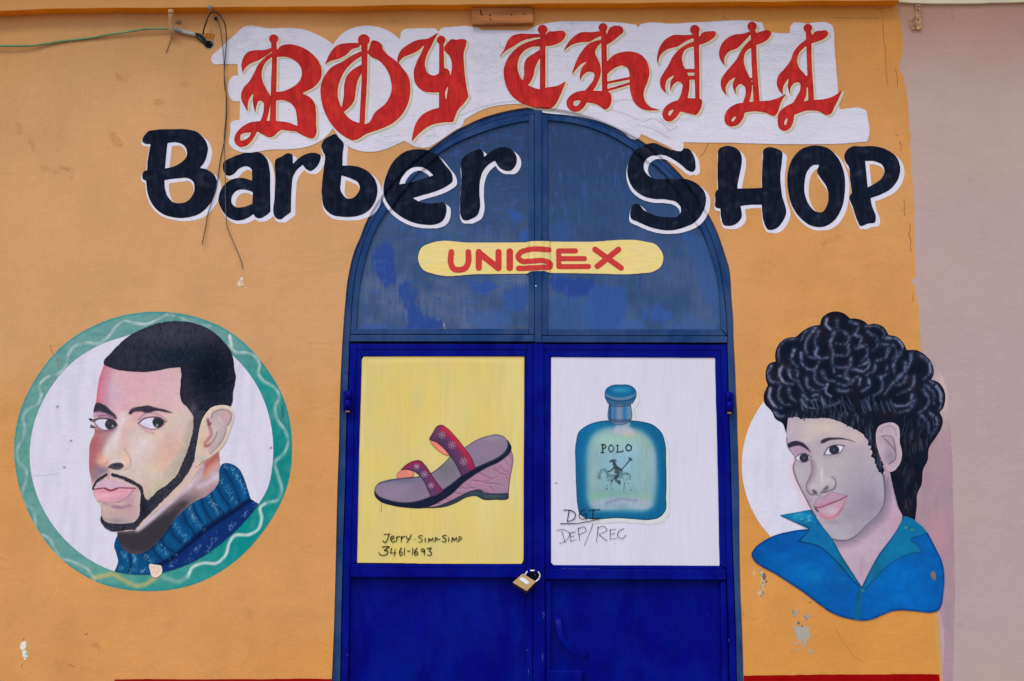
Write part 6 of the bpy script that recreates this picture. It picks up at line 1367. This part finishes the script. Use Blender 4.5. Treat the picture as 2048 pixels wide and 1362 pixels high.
tube_px('tail', 'G', '450.2,117.5 448.5,150 449,170 453,195 453.5,215 451,260 448.5,282 441,318 434,365 424,402 416,427 411,455 406,480 405,489', 0.0019, 0, M['wire'], wr, 8, 0.0017, lambda s: -0.016 + .010*math.sin(s*3))
w2_ = thing('hanging_wire', 'thin grey wire hanging longest from the small wall plug', 'wire', 'loose wires hanging left of the sign')
tube_px('strand', 'G', '433.5,39 437,46 440,55 444,82 447.6,117 448.8,150 451,175 452.3,195 451.5,235 448,280 448.2,285 449.7,318 450.6,357 450.6,397 452.6,435 454,452 459.5,467 468,487 480,515 486,536', 0.0017, 0, M['greywire'], w2_, 8, None, lambda s: -0.008 - .012*math.sin(s*3))
tube('plug', [P3(433, 37.5, -0.012), P3(433, 37.5, 0.004)], 0.0085, M['nail'], w2_, 10)
tube('plug_core', [P3(432.6, 39.5, -0.0135), P3(432.6, 39.5, -0.011)], 0.006, M['dark'], w2_, 10)
hk = thing('wall_bracket', 'rusty beige metal bracket high on the mauve wall', 'bracket')
prism('strap', curve('Z5', '806,48* 850,44* 848,140 854,200 850,250 826,262 808,246 806,160', n=3), -0.014, -0.0004, M['rust'], hk, 0.002)
tube_px('hook', 'Z5', '812,236 790,246 776,220 772,180 782,152 800,150', 0.0032, -0.010, M['rust'], hk, 8)
for s in ('828,66', '828,98', '828,178'):
    p = parse('Z5', s)[0][0]; tube('rivet', [P3(*p, -0.0165), P3(*p, -0.0135)], 0.0030, M['brass_dark'], hk, 8)

# ------------------------------------------------------------------ wear on the walls: bare patches and hairline cracks
GR, GD, CR = (146, 146, 142), (96, 90, 84), (202, 172, 130)
patch('R7', '180,720 215,760 240,830 225,920 200,1000 175,990 190,900 185,800', (190, 164, 126), GD, 401, wall)
patch('R7', '225,775 245,780 240,830 225,880 212,850', GD, (150, 130, 104), 404, wall, layer=1.6)
patch('R7', '130,730 150,780 140,830 120,800', (200, 158, 104), (180, 130, 80), 407, wall)
W4 = (1460, 1200, 4.452); VIEW['W4'] = W4
patch('W4', '560,80 580,100 595,145 570,150 558,120', GR, GD, 410, wall); patch('W4', '605,80 622,90 618,115 608,108', GR, GD, 413, wall); patch('W4', '665,135 700,130 706,165 690,185 672,170', GR, GD, 416, wall)
patch('W4', '570,255 640,220 690,250 715,320 680,380 665,430 640,410 615,350 590,310', (156, 156, 150), (186, 146, 92), 419, wall, rag=1.5); patch('W4', '702,425 735,440 735,490 712,470', GR, (176, 160, 130), 422, wall); patch('W4', '600,195 630,200 625,212 604,208', GD, GR, 425, wall)
VIEW['B3'] = (0, 1180, 3.0118)
patch('B3', '125,320 150,305 155,350 135,365 122,345', (212, 212, 204), (190, 196, 186), 430, wall, 'paint_chip', .3, 1.2); patch('B3', '133,365 158,360 162,410 150,432 140,405', (206, 214, 204), (96, 150, 128), 433, wall, 'paint_chip', .3, 1.2)
patch('G', '471,565 487,565 487,570 471,570', (210, 196, 184), (196, 150, 110), 436, wall, 'paint_chip', .8); patch('G', '479,556 487,556 486,562 480,562', (212, 200, 190), (196, 150, 110), 439, wall, 'paint_chip', .4)
patch('R7', '640,1050 662,1042 658,1056 644,1060', (96, 76, 60), GD, 445, wall, 'paint_chip', .5)
for i, (x, y) in enumerate(((1005, 330), (1015, 640), (1660, 690), (540, 1090), (545, 1180), (960, 500))): pass
for i, s in enumerate(('975,600 1010,620 1060,660 1085,690 1050,700 1010,690 985,650', '930,1120 1000,1150 1040,1200 1045,1250 990,1250 950,1200', '120,1050 170,1060 190,1120 180,1150 140,1110', '245,1180 270,1180 300,1240 290,1300 262,1260', '1540,700 1590,690 1595,740 1555,740', '1300,860 1380,850 1390,885 1320,890', '430,0 500,10 520,40 450,40')):
    patch('Z1', s, (190, 140, 92), (182, 130, 84), 450 + 3*i, wall, 'scuff', .8, .9)
def crack(view, s, w, seed, parent=wall, col=(152, 102, 60), a=1.0):
    p, cr_ = parse(view, s); p = spline(p, cr_, False); q = jag(p, 1.0, seed, 5); B = bbox([q], 4)
    m = stroke(q, w*.9 + .25, B)*np.clip(1.9 - 1.3*vnoise(B.h, B.w, 9, 9, seed), 0, 1)
    field_mesh('crack', m, B, 1.0, col, 1.1, M['art_fine'], parent)
VIEW['M7'] = (1780, 400, 3.4067)
for i, (v, s, w) in enumerate((('M7', '95,0 98,40 96,80 102,105', 1.4), ('M7', '134,160 138,200 128,235 142,270 138,310 144,350', 1.6), ('M7', '158,640 155,690', 1.3), ('Z5', '520,90 535,180 540,300 556,420 560,540 575,720', 1.1), ('Z5', '640,585 655,640 660,740', 1.3), ('Z5', '680,1200 692,1250 688,1280', 1.5), ('Z5', '470,80 550,70', 1.1),
                            ('Z8', '620,70 590,120 570,160 545,185', 1.3), ('P1', '205,205 215,240 240,275 240,310', 1.3), ('Z5', '640,1140 660,1160', 1.2), ('Z4', '640,60 700,95', 1.0), ('Z4', '1640,70 2040,72', .9), ('W4', '690,20 720,24 725,15', 1.6), ('B3', '125,470 140,440', 1.1), ('B3', '512,268 528,262', 2.0), ('B3', '145,290 140,300', 2.2), ('B3', '410,445 455,465', 1.2))):
    crack(v, s, w, 500 + i)

crack('W4', '930,230 1000,360 1060,440 1110,500 1180,545', .9, 560, wall, (172, 118, 68))
# wear on the door leaves: rust under the mid rail, rubbed and scratched paint
def on_depth(y, fn):
    global SURF
    S0 = SURF; SURF = np.full_like(S0, y)
    try: return fn()
    finally: SURF = S0
for i, (s, y, lf) in enumerate((('D8 195,545 205,548 200,600', .006, leafR), ('D8 190,890 200,930 196,970', .006, leafR), ('D8 75,1045 72,1080', .006, leafR), ('D8 60,870 75,880', .006, leafR), ('D7 1975,930 1980,1000', .006, leafR), ('D7 1850,1090 1850,1120', .034, leafL),
      ('D7 200,950 206,962', .010, leafL), ('D8 1655,560 1660,566', .034, leafR), ('D8 1820,780 1824,800', .010, leafR), ('D3 970,1100 976,1106', .004, frame), ('D3 350,1098 356,1104', .004, frame), ('D4 180,380 210,400', .010, frame))):
    v, rest = s.split(' ', 1); q = curve(v, rest, False); B2 = bbox([q], 5)
    m = stroke(q, 2.0, B2, 1.0)*np.clip(1.5 - vnoise(B2.h, B2.w, 3, 3, 610 + i), 0, 1)
    on_depth(y, lambda: field_mesh('scratch', m, B2, 1.0, (40, 66, 150) if i < 11 else (24, 30, 54), 1.2, M['door_art'], lf))
